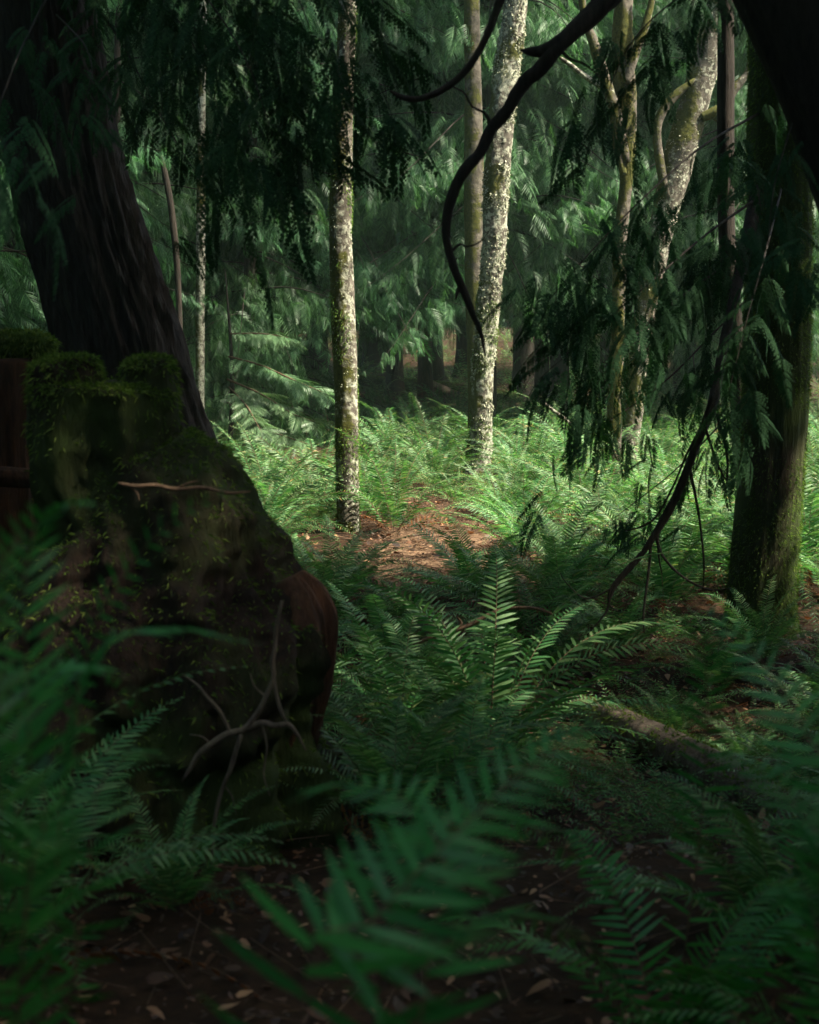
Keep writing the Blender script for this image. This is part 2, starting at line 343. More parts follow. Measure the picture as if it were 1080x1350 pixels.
def crown(seed, z0, H, Lmax, per_m, brs, gap=.12):
    r = np.random.default_rng(seed); g = G(); zs = []; z = z0
    while z < H:
        k = (z - z0) / (H - z0); zs.append(z); z += (1 / per_m) * (1 + .6 * k) * r.uniform(.5, 1.5)
    by = {}
    for z in zs:
        k = (z - z0) / (H - z0); L = Lmax * (1 - k ** 1.3) * (.82 + .18 * min(1, k * 6)) * r.uniform(.7, 1.12) + .25
        i = int(np.argmin([abs(L - b[0]) for b in brs])); s = L / brs[i][0]; az = r.uniform(0, 2 * PI); pt = RAD(r.uniform(-18, 14) + 16 * k)
        Mx = Matrix.Rotation(az, 3, 'Z') @ Matrix.Rotation(-pt, 3, 'Y') @ Matrix.Rotation(r.uniform(-.3, .3), 3, 'X')
        by.setdefault(i, []).append((np.array(Mx) * s, (0, 0, z)))
    for i, l in by.items():
        Ms = np.array([a for a, b in l]); lc = np.array([b for a, b in l], float); b = brs[i][1]
        g.add(*scatter(b[0], b[1], Ms, lc), m=0); g.add(*scatter(b[2], b[3], Ms, lc), m=1)
    return g
CM = [M['cedar_leaf'], M['dark_bark']]
CROWN = [crown(1, 2.1, 13, 3.0, 14, BR).build('crown', CM, link=False), crown(2, 2.6, 14, 3.2, 14, BR).build('crown', CM, link=False),
         crown(3, .7, 12, 2.5, 15, BR).build('crown', CM, link=False), crown(4, 3.0, 15, 3.2, 13, BR).build('crown', CM, link=False)]
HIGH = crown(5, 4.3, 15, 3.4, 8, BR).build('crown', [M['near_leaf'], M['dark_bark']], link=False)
LOWC = [crown(6 + k, .8, 15, 3.3, 9, BR_LO) for k in range(3)]

def px_pts(rows, Y):
    out = []
    for row in rows:
        y = row[3] if len(row) > 3 else Y; p = at(row[0], row[1], y); out.append([*p, row[2] * y / F])
    return np.array(out)
def rooted(P):
    """drop the first point just under the soil"""
    P = P.copy(); P[0, 2] = gz(P[0, 0], P[0, 1]) - .08; return P
def upto(P, z, r, dx=0, dy=0):
    return np.vstack([P, [P[-1, 0] + dx, P[-1, 1] + dy, z, r]])
def fuzz(g, V, Q, n, L, r, keep=None, m=0, hang=.4, W=.004):
    A = V[Q]; c = A.mean(1); nr = np.cross(A[:, 2] - A[:, 0], A[:, 3] - A[:, 1]); ar = np.linalg.norm(nr, axis=1); nr = unit(nr)
    p = ar.copy()
    if keep is not None: p = p * keep(c, nr)
    k = r.choice(len(Q), n, p=p / p.sum()); a, b = r.uniform(0, 1, (2, n, 1)); X = A[k]
    base = (X[:, 0] * (1 - a) + X[:, 1] * a) * (1 - b) + (X[:, 3] * (1 - a) + X[:, 2] * a) * b
    d = unit(nr[k] + r.normal(0, .55, (n, 3)) + np.array([0, 0, -hang])); wv = unit(np.cross(d, r.normal(0, 1, (n, 3))))
    LL = L * r.uniform(.4, 1.3, n); g.add(*blades(base, d, wv, np.repeat([[0, 0, 1.]], n, 0), LL, W * r.uniform(.7, 1.5, n), np.full(n, .3)), m=m)

# ---------------------------------------------------------------- named trees near the viewpoint
def simple_tree(name, label, cat, P, mat, disp, nseg=40, step=.04, group=None):
    P = rooted(P); root = thing(name, label, cat, (P[0, 0], P[0, 1], gz(P[0, 0], P[0, 1])), group)
    V, Q, T = tube(P, nseg, step=step, disp=disp); G().add(V, Q, T).build('trunk', mat, root, smooth=True); return root, V, Q
def add_crown(root, me, P, k, rot=0, scale=1.0, dz=0):
    b = world_loc(root); o = mesh_obj('crown', me, root, (P[k][0] - b[0], P[k][1] - b[1], dz)); o.rotation_euler = (0, 0, rot); o.scale = (scale,) * 3; return o

# the big leaning cedar on the left
P1 = px_pts([(262, 850, 150), (245, 760, 112), (222, 680, 92), (186, 560, 80), (150, 430, 74), (112, 310, 70), (82, 200, 68), (55, 60, 69), (40, -60, 68), (10, -300, 62), (-20, -700, 56)], 7.0)
P1 = upto(P1, 15, .05, -.6)
t_lean, V1, Q1 = simple_tree('cedar_tree', 'massive dark cedar trunk leaning left behind the mossy stump', 'tree', P1, M['cedar_bark'], d_cedar(1.3, .15, 10), 160, .02)
add_crown(t_lean, HIGH, P1, 8, .4, 1.0)
# left pale trunk
P2 = px_pts([(459, 712, 19), (459, 690, 15.5), (458, 600, 15), (456, 500, 15.5), (452, 400, 15.5), (449, 300, 14.5), (451, 200, 13.5), (455, 100, 12), (458, 0, 11.5), (458, -300, 11), (450, -900, 9)], 10.5)
P2 = upto(P2, 14, .03, .3)
t_alder, V2, Q2 = simple_tree('alder_tree', 'slim upright alder with moss bands, left one of the two pale trunks', 'tree', P2, M['alder_mossy'], d_lump(2, .10), 40, .025)
P3 = px_pts([(627, 640, 26), (631, 615, 18), (634, 560, 14.5), (638, 480, 14), (644, 400, 15), (651, 330, 15.5), (658, 200, 16.5), (668, 100, 16.5), (681, 0, 15), (715, -300, 14), (790, -900, 11)], 14.2)
P3 = upto(P3, 16, .03, .5)
t_white, V3, Q3 = simple_tree('alder_tree', 'alder crusted in white lichen leaning right beside the path', 'tree', P3, M['alder_white'], d_lump(3, .16, 1.9, 12), 48, .022)
P3b = px_pts([(631, 600, 13), (628, 480, 12), (626, 400, 12), (625, 250, 13), (624, 120, 11), (622, 0, 10), (618, -600, 7)], 15.6)
t_brown, V3b, Q3b = simple_tree('alder_tree', 'brown mossy trunk standing just behind the white lichened alder', 'tree', upto(P3b, 13, .03), M['alder_brown'], d_lump(4, .08), 28, .04)
P4 = px_pts([(816, 645, 19), (826, 600, 15), (842, 480, 14), (856, 380, 15), (875, 290, 17), (895, 210, 20), (915, 140, 19), (935, 60, 18), (952, 0, 17), (1010, -250, 15), (1150, -900, 10)], 14.0)
t_lalder, V4, Q4 = simple_tree('alder_tree', 'pale mottled alder leaning steeply right above the bright ferns', 'tree', upto(P4, 13, .03, .6), M['alder_mossy'], d_lump(6, .12, 1.8), 40, .03)
for rows in ([(880, 262, 6), (868, 200, 6), (868, 160, 6), (888, 128, 6), (918, 104, 3)], [(925, 155, 6), (945, 146, 7), (952, 140, 5)], [(945, 160, 5), (965, 122, 6), (985, 95, 4), (990, 60, 2)]):
    G().add(*tube(px_pts(rows, 13.9), 10, 20, d_lump(7, .2))).build('limb', M['maple_moss'], t_lalder, smooth=True)
P5 = px_pts([(808, 600, 11), (812, 500, 10), (815, 420, 9), (817, 320, 9), (826, 230, 9), (824, 150, 15), (821, 60, 13), (822, 0, 11), (830, -300, 9), (850, -900, 6)], 12.6)
t_maple, V5, Q5 = simple_tree('maple_tree', 'slender maple sleeved in yellow moss with crooked upswept limbs', 'tree', upto(P5, 10, .02), M['maple_moss'], d_lump(8, .22, 1.8), 24, .03)
for rows in ([(826, 215, 6), (812, 150, 7), (797, 105, 8), (782, 55, 7), (772, 28, 5), (762, -40, 4)], [(824, 110, 7), (840, 62, 6), (852, 30, 5), (866, -30, 4)], [(819, 180, 4), (811, 150, 4), (800, 116, 5), (790, 112, 4), (768, 98, 3.5), (750, 84, 3), (738, 76, 2)], [(822, 230, 5), (812, 190, 5), (806, 140, 3)]):
    pale = rows[-1][1] == 76
    G().add(*tube(px_pts(rows, 12.5), 10, 26, d_lump(9, .25))).build('limb', M['alder_white'] if pale else M['maple_moss'], t_maple, smooth=True)
# right trunks
P7 = px_pts([(1003, 850, 52), (1003, 800, 44), (1010, 700, 42), (1018, 600, 42), (1023, 500, 42), (1027, 350, 41), (1028, 200, 41), (1030, 0, 40), (1032, -400, 37), (1040, -900, 30)], 7.6)
t_right, V7, Q7 = simple_tree('cedar_tree', 'thick upright dark trunk furred with moss at the right edge', 'tree', upto(P7, 15, .04), M['mossy_bark'], d_cedar(4.1, .10), 64, .03)
r_ = np.random.default_rng(5); gm = G(); keep7 = lambda c, n: (fbm(c * 3.0, 2) > .42) * (c[:, 2] < 3.4) * (.4 + .6 * (np.abs(n[:, 0]) > .5))
fuzz(gm, V7, Q7, 26000, .02, r_, keep7, W=.0032); gm.build('moss', M['moss'], t_right)
add_crown(t_right, HIGH, P7, 5, 2.0, .7, 4.0)
P6 = px_pts([(992, 820, 14), (985, 680, 12), (970, 450, 11), (958, 300, 11), (957, 100, 11), (957, 0, 10.5), (960, -500, 8)], 8.7)
t_slim, _, _ = simple_tree('cedar_tree', 'slim dark straight stem just left of the mossy right trunk', 'tree', upto(P6, 9, .02), M['dark_bark'], d_cedar(7.7, .06), 24, .05)
add_crown(t_slim, CROWN[3], P6, 5, 1.0, .5, 5.5)
P8 = px_pts([(1420, 1150, 130), (1380, 950, 95), (1290, 640, 84), (1190, 340, 78), (1118, 150, 74), (1060, 20, 70), (985, -130, 64), (880, -320, 55), (700, -640, 44)], 5.0)
t_diag, V8, Q8 = simple_tree('maple_tree', 'near black trunk slanting through the top right corner', 'tree', P8, M['dark_bark'], d_cedar(2.2, .08), 48, .03)
G().add(*tube(px_pts([(905, -270, 26, 5.0), (880, -140, 19, 4.9), (835, -45, 16, 4.8), (790, 10, 14, 4.75), (737, 60, 11, 4.7), (712, 92, 10.5, 4.7), (690, 110, 9, 4.7), (668, 146, 8.4, 4.7), (648, 170, 7.6, 4.7), (632, 203, 7.2, 4.7), (612, 226, 7, 4.7), (593, 268, 6.4, 4.7), (588, 310, 6, 4.7), (598, 352, 6, 4.7), (610, 380, 5.5, 4.7), (624, 415, 4.5, 4.7), (634, 440, 3, 4.7), (640, 470, 1, 4.7)], 4.7), 14, 120, d_lump(11, .34, 1.6, 14))).build('limb', M['dark_bark'], t_diag, smooth=True)
for rows in ([(650, 170, 3), (640, 150, 2), (622, 140, 1.5), (612, 122, 1.2), (590, 110, .9), (584, 90, .5)], [(592, 335, 2.6), (606, 322, 1.8), (616, 325, 1.4), (634, 318, 1), (648, 300, .5)], [(735, 62, 3), (752, 78, 2), (770, 84, 1.3), (792, 102, .6)]): G().add(*tube(px_pts(rows, 4.7), 6, 14, d_lump(rows[0][0], .2))).build('twig', M['dark_bark'], t_diag, smooth=True)
G().add(*tube(px_pts([(742, 55, 12), (720, 66, 9), (700, 68, 6), (686, 66, 1.5)], 4.7), 10, 14, d_lump(12, .15))).build('stub', M['dark_bark'], t_diag, smooth=True)
G().add(*tube(px_pts([(610, 372, 4), (604, 384, 3), (600, 396, 1)], 4.7), 6, 8)).build('stub', M['dark_bark'], t_diag, smooth=True)
G().add(*tube(px_pts([(880, -140, 14, 4.9), (770, -130, 10, 4.8), (690, -70, 7, 4.6), (660, 0, 5.5, 4.6), (645, 40, 5, 4.6), (622, 82, 4.8, 4.6), (592, 113, 4.5, 4.6), (555, 130, 4, 4.6), (530, 128, 3.5, 4.6), (515, 120, 1.5, 4.6)], 4.6), 10, 70, d_lump(13, .3, 1.6, 14))).build('limb', M['dark_bark'], t_diag, smooth=True)

def shade_canopy(seed, ctr, rad, ncl, per, g=None):
    r = np.random.default_rng(seed); u_ = unit(r.normal(0, 1, (ncl, 3))) * r.uniform(0, 1, (ncl, 1)) ** .4; c = np.array(ctr) + u_ * np.array(rad); b = np.repeat(c, per, 0) + r.normal(0, .38, (ncl * per, 3)) * [1, 1, .5]; n = len(b); g = g or G()
    d = unit(r.normal(0, 1, (n, 3)) * [1, 1, .4] + [0, 0, -.3]); wv = unit(np.cross(d, np.array([0, 0, 1.]) + r.normal(0, .4, (n, 3)))); g.add(*blades(b, d, wv, np.cross(wv, d), r.uniform(.12, .2, n), r.uniform(.10, .17, n), np.full(n, .2)))
    for q in c[::3]: g.add(*tube(np.array([[*P8[-1, :3], .05], [*((q + P8[-1, :3]) / 2 + [0, 0, .4]), .03], [*q, .006]]), 5, 8), m=1)
    return g
shade_canopy(7, (4.0, 6.85, 4.8), (.8, .5, 1.5), 24, 60, shade_canopy(6, (3.2, 5.4, 8.8), (2.6, 1.1, 2.0), 56, 75, shade_canopy(5, (1.6, 2.8, 7.6), (5.4, 3.3, 1.6), 160, 75))).build('crown', [M['alder_leaf'], M['dark_bark']], t_diag)  # leaf masses out of view, added to block sun and sky over foreground and trunks

# dead, drooping, twiggy branch on the right trunk
def twigs(root, rows_list, Y, mat, name='dead_branch'):
    g = G()
    for rows in rows_list: W_ = px_pts(rows, Y); W_[:, 3] *= .74; g.add(*tube(W_, 7, 40, d_lump(rows[0][0], .3, 1.6, 14)))
    return g.build(name, mat, root, smooth=True)
twigs(t_right, [[(1000, 250, 13, 7.5), (975, 360, 11, 7.1), (955, 450, 9, 6.8), (940, 530, 9, 6.6), (918, 588, 8, 6.5), (893, 650, 7.5, 6.5), (866, 700, 7, 6.5), (838, 742, 4.5, 6.5), (815, 768, 3.2, 6.5), (803, 790, 2.6, 6.5), (800, 806, 2, 6.5), (770, 842, .8, 6.5)],
    [(850, 725, 4), (826, 750, 3), (806, 775, 2.5), (803, 796, 2), (815, 806, .8)], [(908, 612, 3.5), (916, 650, 2.6), (923, 690, 2.3), (928, 740, 2), (927, 780, .8)],
    [(858, 712, 3.5), (856, 745, 2.6), (851, 785, 2.3), (848, 815, 2), (850, 835, .8)], [(864, 704, 3.5), (872, 730, 2.5), (890, 752, 2.2), (912, 768, 2), (938, 778, 2), (965, 775, .8)],
    [(866, 700, 3), (869, 735, 2), (873, 757, .8)], [(940, 520, 3.5), (925, 560, 2.6), (905, 600, 2.2), (888, 640, 2), (866, 680, 2), (846, 694, 2), (824, 700, .8)],
    [(945, 545, 3), (958, 595, 2.4), (959, 630, 2), (955, 655, .8)], [(930, 565, 3), (950, 620, 2.2), (972, 650, 1)], [(820, 765, 2), (795, 782, 1.6), (770, 788, 1.4), (748, 770, 1), (738, 755, .6)]], 6.5, M['dark_bark'])

# foliage-bearing branches hanging into the view
def near_branch(root, rows, Y, seed, nsp, size, tmpl=SPR_HI, pitch=(-80, -20)):
    r = np.random.default_rng(seed); A = spline(px_pts(rows, Y), 40); W_ = px_pts(rows, Y); W_[:, 3] *= .22; wood = G().add(*tube(W_, 7, 40))
    b = wood.build('branch', M['dark_bark'], root, smooth=True); g = G()
    k = np.sort(r.uniform(4, 39, nsp)); P = np.stack([np.interp(k, np.arange(40), A[:, c]) for c in range(3)], -1) + np.stack([r.normal(0, .07, nsp), r.normal(0, .10, nsp), -np.abs(r.normal(0, .13, nsp))], -1); Tg = np.gradient(A[:, :3], axis=0)
    T = unit(np.stack([np.interp(k, np.arange(40), Tg[:, c]) for c in range(3)], -1))
    place_sprays(g, P, T, size * r.uniform(.6, 1.25, nsp), r, tmpl, pitch)
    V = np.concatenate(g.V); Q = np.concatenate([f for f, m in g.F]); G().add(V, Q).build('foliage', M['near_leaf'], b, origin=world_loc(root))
for rows, Y, n, s in [([(60, -330, 9, 6.8), (180, -240, 8, 6.2), (300, -130, 6, 5.6), (385, -20, 4, 5.2), (430, 110, 2, 5.0)], 5.5, 30, .40),
                      ([(50, -200, 9, 6.8), (160, -120, 8, 6.0), (250, -30, 6, 5.4), (320, 70, 4, 5.0), (360, 180, 2, 4.9)], 5.5, 30, .38),
                      ([(60, -120, 8, 6.8), (140, -70, 7, 6.3), (215, 0, 5, 5.9), (270, 90, 3, 5.7), (300, 190, 1.5, 5.6)], 6, 24, .34),
                      ([(70, -60, 8, 6.7), (150, 40, 6, 6.2), (200, 130, 4, 6.0), (260, 230, 3, 5.9), (300, 270, 1.5, 5.9)], 6, 14, .30),
                      ([(40, -420, 9, 6.8), (240, -330, 8, 6.0), (400, -180, 6, 5.4), (480, -40, 4, 5.2), (510, 130, 2, 5.2)], 5.5, 26, .36),
                      ([(60, 0, 8, 6.6), (30, 60, 6, 5.2), (10, 110, 5, 4.2), (-5, 160, 3, 3.6), (10, 200, 2, 3.4)], 4, 14, .26),
                      ([(75, 20, 6, 6.6), (95, 40, 5, 5.6), (112, 60, 4, 5.0), (122, 95, 3, 4.7), (112, 130, 1.5, 4.6)], 5, 8, .22)]:
    near_branch(t_lean, rows, Y, int(rows[1][0] + n), int(n * 2.3), s * .78)
for rows, Y, n, s in [([(1000, 150, 9, 7.5), (930, 190, 7, 6.6), (860, 250, 5, 6.0), (790, 320, 4, 5.7), (720, 400, 2, 5.6)], 6, 34, .36),
                      ([(1000, 260, 9, 7.5), (930, 310, 7, 6.8), (860, 370, 5, 6.2), (790, 430, 4, 6.0), (710, 500, 2, 5.9)], 6, 32, .36),
                      ([(1000, 380, 8, 7.5), (940, 440, 6, 7.0), (880, 500, 5, 6.7), (810, 550, 4, 6.5), (730, 590, 2, 6.4)], 6.5, 22, .28),
                      ([(985, 520, 6, 7.5), (940, 570, 5, 7.2), (890, 620, 4, 7.0), (840, 660, 3, 6.9), (800, 690, 1.5, 6.8)], 7, 16, .22),
                      ([(1000, 320, 8, 7.5), (900, 390, 7, 6.7), (830, 450, 5, 6.4), (770, 530, 3, 6.2)], 6, 20, .30),
                      ([(1040, -60, 8, 7.5), (960, -40, 7, 6.2), (890, 0, 5, 5.6), (830, 60, 4, 5.4), (790, 150, 2, 5.4)], 5.5, 24, .34),
                      ([(1030, 250, 7, 7.4), (1010, 330, 6, 6.2), (985, 420, 4, 5.8), (960, 520, 2, 5.7)], 6, 20, .32),
                      ([(1060, 60, 8, 7.4), (1050, 140, 6, 5.2), (1020, 250, 4, 4.6), (1010, 380, 2, 4.5)], 5, 16, .26)]:
    near_branch(t_right, rows, Y, int(rows[1][0] + 3 * n), int(n * 2.1), s * .72)

# alder crowns, high and thin
def leafy(seed, n, rad):
    r = np.random.default_rng(seed); g = G(); c = r.normal(0, 1, (60, 3)) * np.array([rad, rad, 1.6]) * .5 + np.array([0, 0, 10.])
    b = np.repeat(c, n // 60, 0) + r.normal(0, .28, (60 * (n // 60), 3)); m_ = len(b)
    d = unit(r.normal(0, 1, (m_, 3)) + [0, 0, -.4]); wv = unit(np.cross(d, r.normal(0, 1, (m_, 3)))); g.add(*blades(b, d, wv, np.cross(wv, d), r.uniform(.07, .13, m_), r.uniform(.05, .08, m_), np.full(m_, .2)))
    for q in c: g.add(*tube(np.array([[0, 0, 7.5, .02], [q[0] * .5, q[1] * .5, 8.6, .012], [*q, .004]]), 4, 6), m=1)
    return g.build('crown', [M['alder_leaf'], M['dark_bark']], link=False)
AC = leafy(3, 3600, 2.0)
for t_, P_, rz in ((t_alder, P2, 0), (t_white, P3, 2), (t_lalder, P4, 4), (t_brown, P3b, 1), (t_maple, P5, 5)): add_crown(t_, AC, P_, -1, rz, 1.0, 1.0)
# lichen crust
for t_, V_, Q_, n_, s_ in ((t_white, V3, Q3, 5200, .022), (t_alder, V2, Q2, 1100, .012), (t_lalder, V4, Q4, 1300, .016)):
    g = G(); fuzz(g, V_, Q_, n_, s_, np.random.default_rng(9), lambda c, n: (fbm(c * 5.0, 3) > .50) * (c[:, 2] < 6), hang=.1, W=s_ * .8); g.build('lichen', M['lichen'], t_)
g = G(); fuzz(g, V2, Q2, 7000, .018, np.random.default_rng(19), lambda c, n: (fbm(c * 3.3 + 4, 3) > .54) * (c[:, 2] < 6), hang=.5, W=.005); g.build('moss', M['moss'], t_alder)
g = G(); fuzz(g, V3, Q3, 3000, .02, np.random.default_rng(29), lambda c, n: (fbm(c * 3.3 + 4, 3) > .56) * (c[:, 2] < 2), hang=.5, W=.006); g.build('moss', M['moss'], t_white)

# ---------------------------------------------------------------- cedars of the forest wall
WALL = [  # x px, distance, half width px, crown variant, crown scale, bark, label
 (372, 22.5, 19, 3, 1.0, 'red_bark', 'rusty barked cedar with a flared base left of the mossy upright trunk'),
 (493, 29, 15, 3, 1.05, 'dark_bark', 'dark straight cedar trunk framed between the two pale trunks'),
 (738, 20.5, 11, 1, .95, 'dark_bark', 'cedar with dark bare stem right of the white lichened alder'),
 (560, 21.5, 9, 1, 1.0, 'red_bark', 'feathery bright cedar filling the gap between the two pale trunks'),
 (452, 18.6, 10, 0, .95, 'dark_bark', 'bright cedar whose stem hides behind the mossy upright alder'),
 (642, 18.2, 10, 1, .95, 'dark_bark', 'bright cedar whose stem hides behind the white lichened alder'),
 (520, 24, 9, 1, 1.0, 'dark_bark', 'green cedar deep between the pale trunks, left of their middle'),
 (690, 24, 12, 0, 1.0, 'dark_bark', 'full green cedar right behind the leaning white alder'),
 (800, 19, 10, 0, .9, 'dark_bark', 'bushy cedar behind the moss sleeved maple'),
 (330, 17.5, 8, 2, .85, 'dark_bark', 'low sunlit cedar drooping over ferns beside the leaning trunk'),
 (215, 20, 10, 0, 1.0, 'dark_bark', 'shaded cedar seen just right of the leaning trunk'),
 (418, 26, 12, 1, 1.0, 'dark_bark', 'cedar hanging behind the top of the mossy upright alder'),
 (900, 21, 13, 2, 1.05, 'dark_bark', 'dim cedar behind the leaning mottled alder'),
 (1010, 18, 10, 1, .9, 'dark_bark', 'dark cedar masked by the mossy right trunk'),
 (1110, 20, 12, 0, 1.0, 'dark_bark', 'cedar beyond the right edge of the mossy trunk'),
 (120, 17, 11, 1, 1.0, 'dark_bark', 'cedar half hidden behind the massive leaning trunk'),
 (20, 19, 12, 2, 1.1, 'dark_bark', 'cedar left of the massive leaning trunk'),
 (-60, 14, 12, 0, 1.0, 'dark_bark', 'cedar at the far left edge beyond the rotten stump'),
 (610, 28, 9, 1, 1.1, 'dark_bark', 'distant cedar directly behind the brown mossy trunk'),
 (760, 28, 12, 3, 1.1, 'dark_bark', 'distant dark cedar right of the mossy log'),
 (850, 27, 10, 0, 1.1, 'dark_bark', 'distant cedar between maple and leaning alder'),
 (290, 26, 11, 0, 1.1, 'dark_bark', 'distant cedar above the low sunlit one'),
 (575, 25, 8, 3, 1.05, 'dark_bark', 'dim cedar at the back between the pale trunks, right of their middle'),
 (715, 19.5, 9, 1, .9, 'dark_bark', 'leafy cedar between the white alder and the mossy maple'),
 (570, 33, 8, 3, 1.1, 'dark_bark', 'farthest bare stemmed cedar behind the mossy log'),
]
for i, (px0, Y, hw, cv, csc, bk, lab) in enumerate(WALL):
    x = (px0 - CX) / F * Y * 1.0; z = gz(x, Y); R0 = hw * Y / F; lean = rng.uniform(-.25, .25)
    P = np.array([[x, Y, z - .1, R0 * 2.0], [x + .01, Y, z + .25, R0 * 1.35], [x + lean * .1, Y, z + 1.2, R0 * 1.05], [x + lean * .4, Y, z + 4, R0 * .95], [x + lean, Y, z + 9, R0 * .6], [x + lean, Y, z + 13.5 * csc, .02]])
    root, _, _ = simple_tree('cedar_tree', lab, 'tree', P, M[bk], d_cedar(i * 1.7, .2 if hw > 14 else .1, 4), 40 if hw > 10 else 20, .12, 'cedars of the forest wall')
    add_crown(root, CROWN[cv], P, 1, rng.uniform(0, 6.28), csc * rng.uniform(.95, 1.05), 0)
for rows, Y, mat, lab, nm in [([(530, 500, 9), (519, 470, 7), (508, 430, 6), (500, 380, 5), (494, 300, 4)], 28, 'dark_bark', 'thin dark stem leaning left against the dark straight cedar', 'snag'),
                              ([(262, 560, 7), (264, 450, 6), (265, 300, 6), (266, 150, 5), (268, 0, 4.5), (270, -300, 4)], 15, 'alder_white', 'thin pale lichened stem right of the massive leaning cedar', 'alder_tree'),
                              ([(240, 560, 4), (236, 400, 4), (229, 300, 4.5), (220, 240, 4), (212, 205, 3)], 13.5, 'dark_bark', 'broken dim snag close right of the massive leaning cedar', 'snag'),
                              ([(150, 560, 5), (158, 300, 5), (155, 60, 4), (166, -100, 3)], 15, 'dark_bark', 'thin dark sapling beside the top of the leaning trunk', 'sapling')]:
    simple_tree(nm, lab, 'tree', px_pts(rows, Y), M[mat], d_lump(rows[0][0], .1), 14, .1)

# low hemlock boughs at the left of the clearing
hem = thing('hemlock_sapling', 'pale green hemlock sapling with level boughs left of the path', 'tree', (at(300, 560, 15.5)[0], 15.5, gz(at(300, 560, 15.5)[0], 15.5)))
hb = np.array(hem.location); Ph = np.array([[hb[0], hb[1], hb[2] - .05, .03], [hb[0] + .06, hb[1], hb[2] + 1, .024], [hb[0], hb[1], hb[2] + 2.2, .006]])
G().add(*tube(Ph, 10, 20)).build('trunk', M['dark_bark'], hem, smooth=True)
for k, rows in enumerate([[(302, 470, 4, 15.5), (345, 482, 3, 15.2), (385, 500, 2.5, 15), (432, 520, 1, 14.8)], [(300, 500, 4, 15.5), (345, 520, 3, 15), (385, 545, 2.5, 14.7), (415, 556, 1, 14.6)], [(300, 530, 4, 15.5), (335, 560, 3, 15), (375, 575, 2, 14.6), (405, 585, 1, 14.5)], [(302, 440, 3, 15.5), (345, 440, 3, 15.3), (380, 445, 1, 15.2)], [(302, 510, 3, 15.5), (325, 535, 3, 14.8), (345, 570, 1, 14.3)]]):
    r = np.random.default_rng(k); A = spline(px_pts(rows, 15), 30); W_ = px_pts(rows, 15); W_[:, 3] *= .4; b = G().add(*tube(W_, 6, 24)).build('branch', M['twig_brown'], hem, smooth=True)
    kk = np.sort(r.uniform(3, 29, 46)); P = np.stack([np.interp(kk, np.arange(30), A[:, c]) for c in range(3)], -1); T = unit(np.repeat((A[-1, :3] - A[0, :3])[None], 46, 0))
    g = G(); place_sprays(g, P, T, .27 * r.uniform(.6, 1.2, 46), r, SPR, (-28, 8)); V = np.concatenate(g.V); Q = np.concatenate([f for f, m in g.F])
    G().add(V, Q).build('foliage', M['hemlock_leaf'], b, origin=world_loc(hem))

# ---------------------------------------------------------------- forest beyond and around (one mass each)
def mass(name, spots, seed):
    r = np.random.default_rng(seed); g = G()
    for x, y in spots:
        c = LOWC[r.integers(0, 3)]; s = .56 if (x, y) == (4.4, 6.05) else (.9 if math.hypot(x, y) < 12 else r.uniform(.9, 1.35)); a = r.uniform(0, 6.28); z = gz(x, y); V = np.concatenate(c.V) * s
        V = np.stack([V[:, 0] * math.cos(a) - V[:, 1] * math.sin(a) + x, V[:, 0] * math.sin(a) + V[:, 1] * math.cos(a) + y, V[:, 2] + z], -1)
        n0 = g.n; g.V.append(V); g.n += len(V)
        for f, m in c.F: g.F.append((f + n0, m))
        R0 = r.uniform(.15, .35); g.add(*tube(np.array([[x, y, z - .1, R0 * 1.4], [x, y, z + 3, R0], [x, y, z + 15 * s, .03]]), 9, 8), m=1)
    o = g.build(name, [M['cedar_leaf'], M['dark_bark']]); o['kind'] = 'stuff'; return o
sp = []; r = np.random.default_rng(44)
while len(sp) < 42:
    y = r.uniform(33, 62); x = r.uniform(-.42, .42) * y
    if y < 44 and -3.5 < x < 13: continue
    if all((x - a) ** 2 + (y - b) ** 2 > 4.5 for a, b in sp): sp.append((x, y))
mass('distant_forest', sp, 1)
sp = [(5.5, 3.8), (8.2, 2.8), (11.2, 2.0), (4.4, 1.0), (6.6, 1.4), (4.4, 6.05), (6.2, -.6), (7.6, 1.4), (3.6, -2.0), (9.4, 2.6), (9.2, -.8), (-4.4, -.8), (-5.0, 2.4)]; tries = 0  # hand-set unseen trees, added to keep sun off the foreground and right trunk
while len(sp) < 64 and tries < 9000:
    tries += 1; a = r.uniform(0, 2 * PI); d = 5 + 25 * r.uniform() ** .8; x, y = d * math.cos(a), 4 + d * math.sin(a)
    if y > 0 and abs(x) < .33 * y + 3.4: continue                      # the view and a step to its sides
    if 2 < x < 19 and (2.4 if x > 6.5 else 6.0) < y < 24: continue                           # the opening the sun comes through
    if x * x + y * y < 25: continue
    if all((x - p) ** 2 + (y - q) ** 2 > 5.0 for p, q in sp): sp.append((x, y))
mass('surrounding_forest', sp, 2)

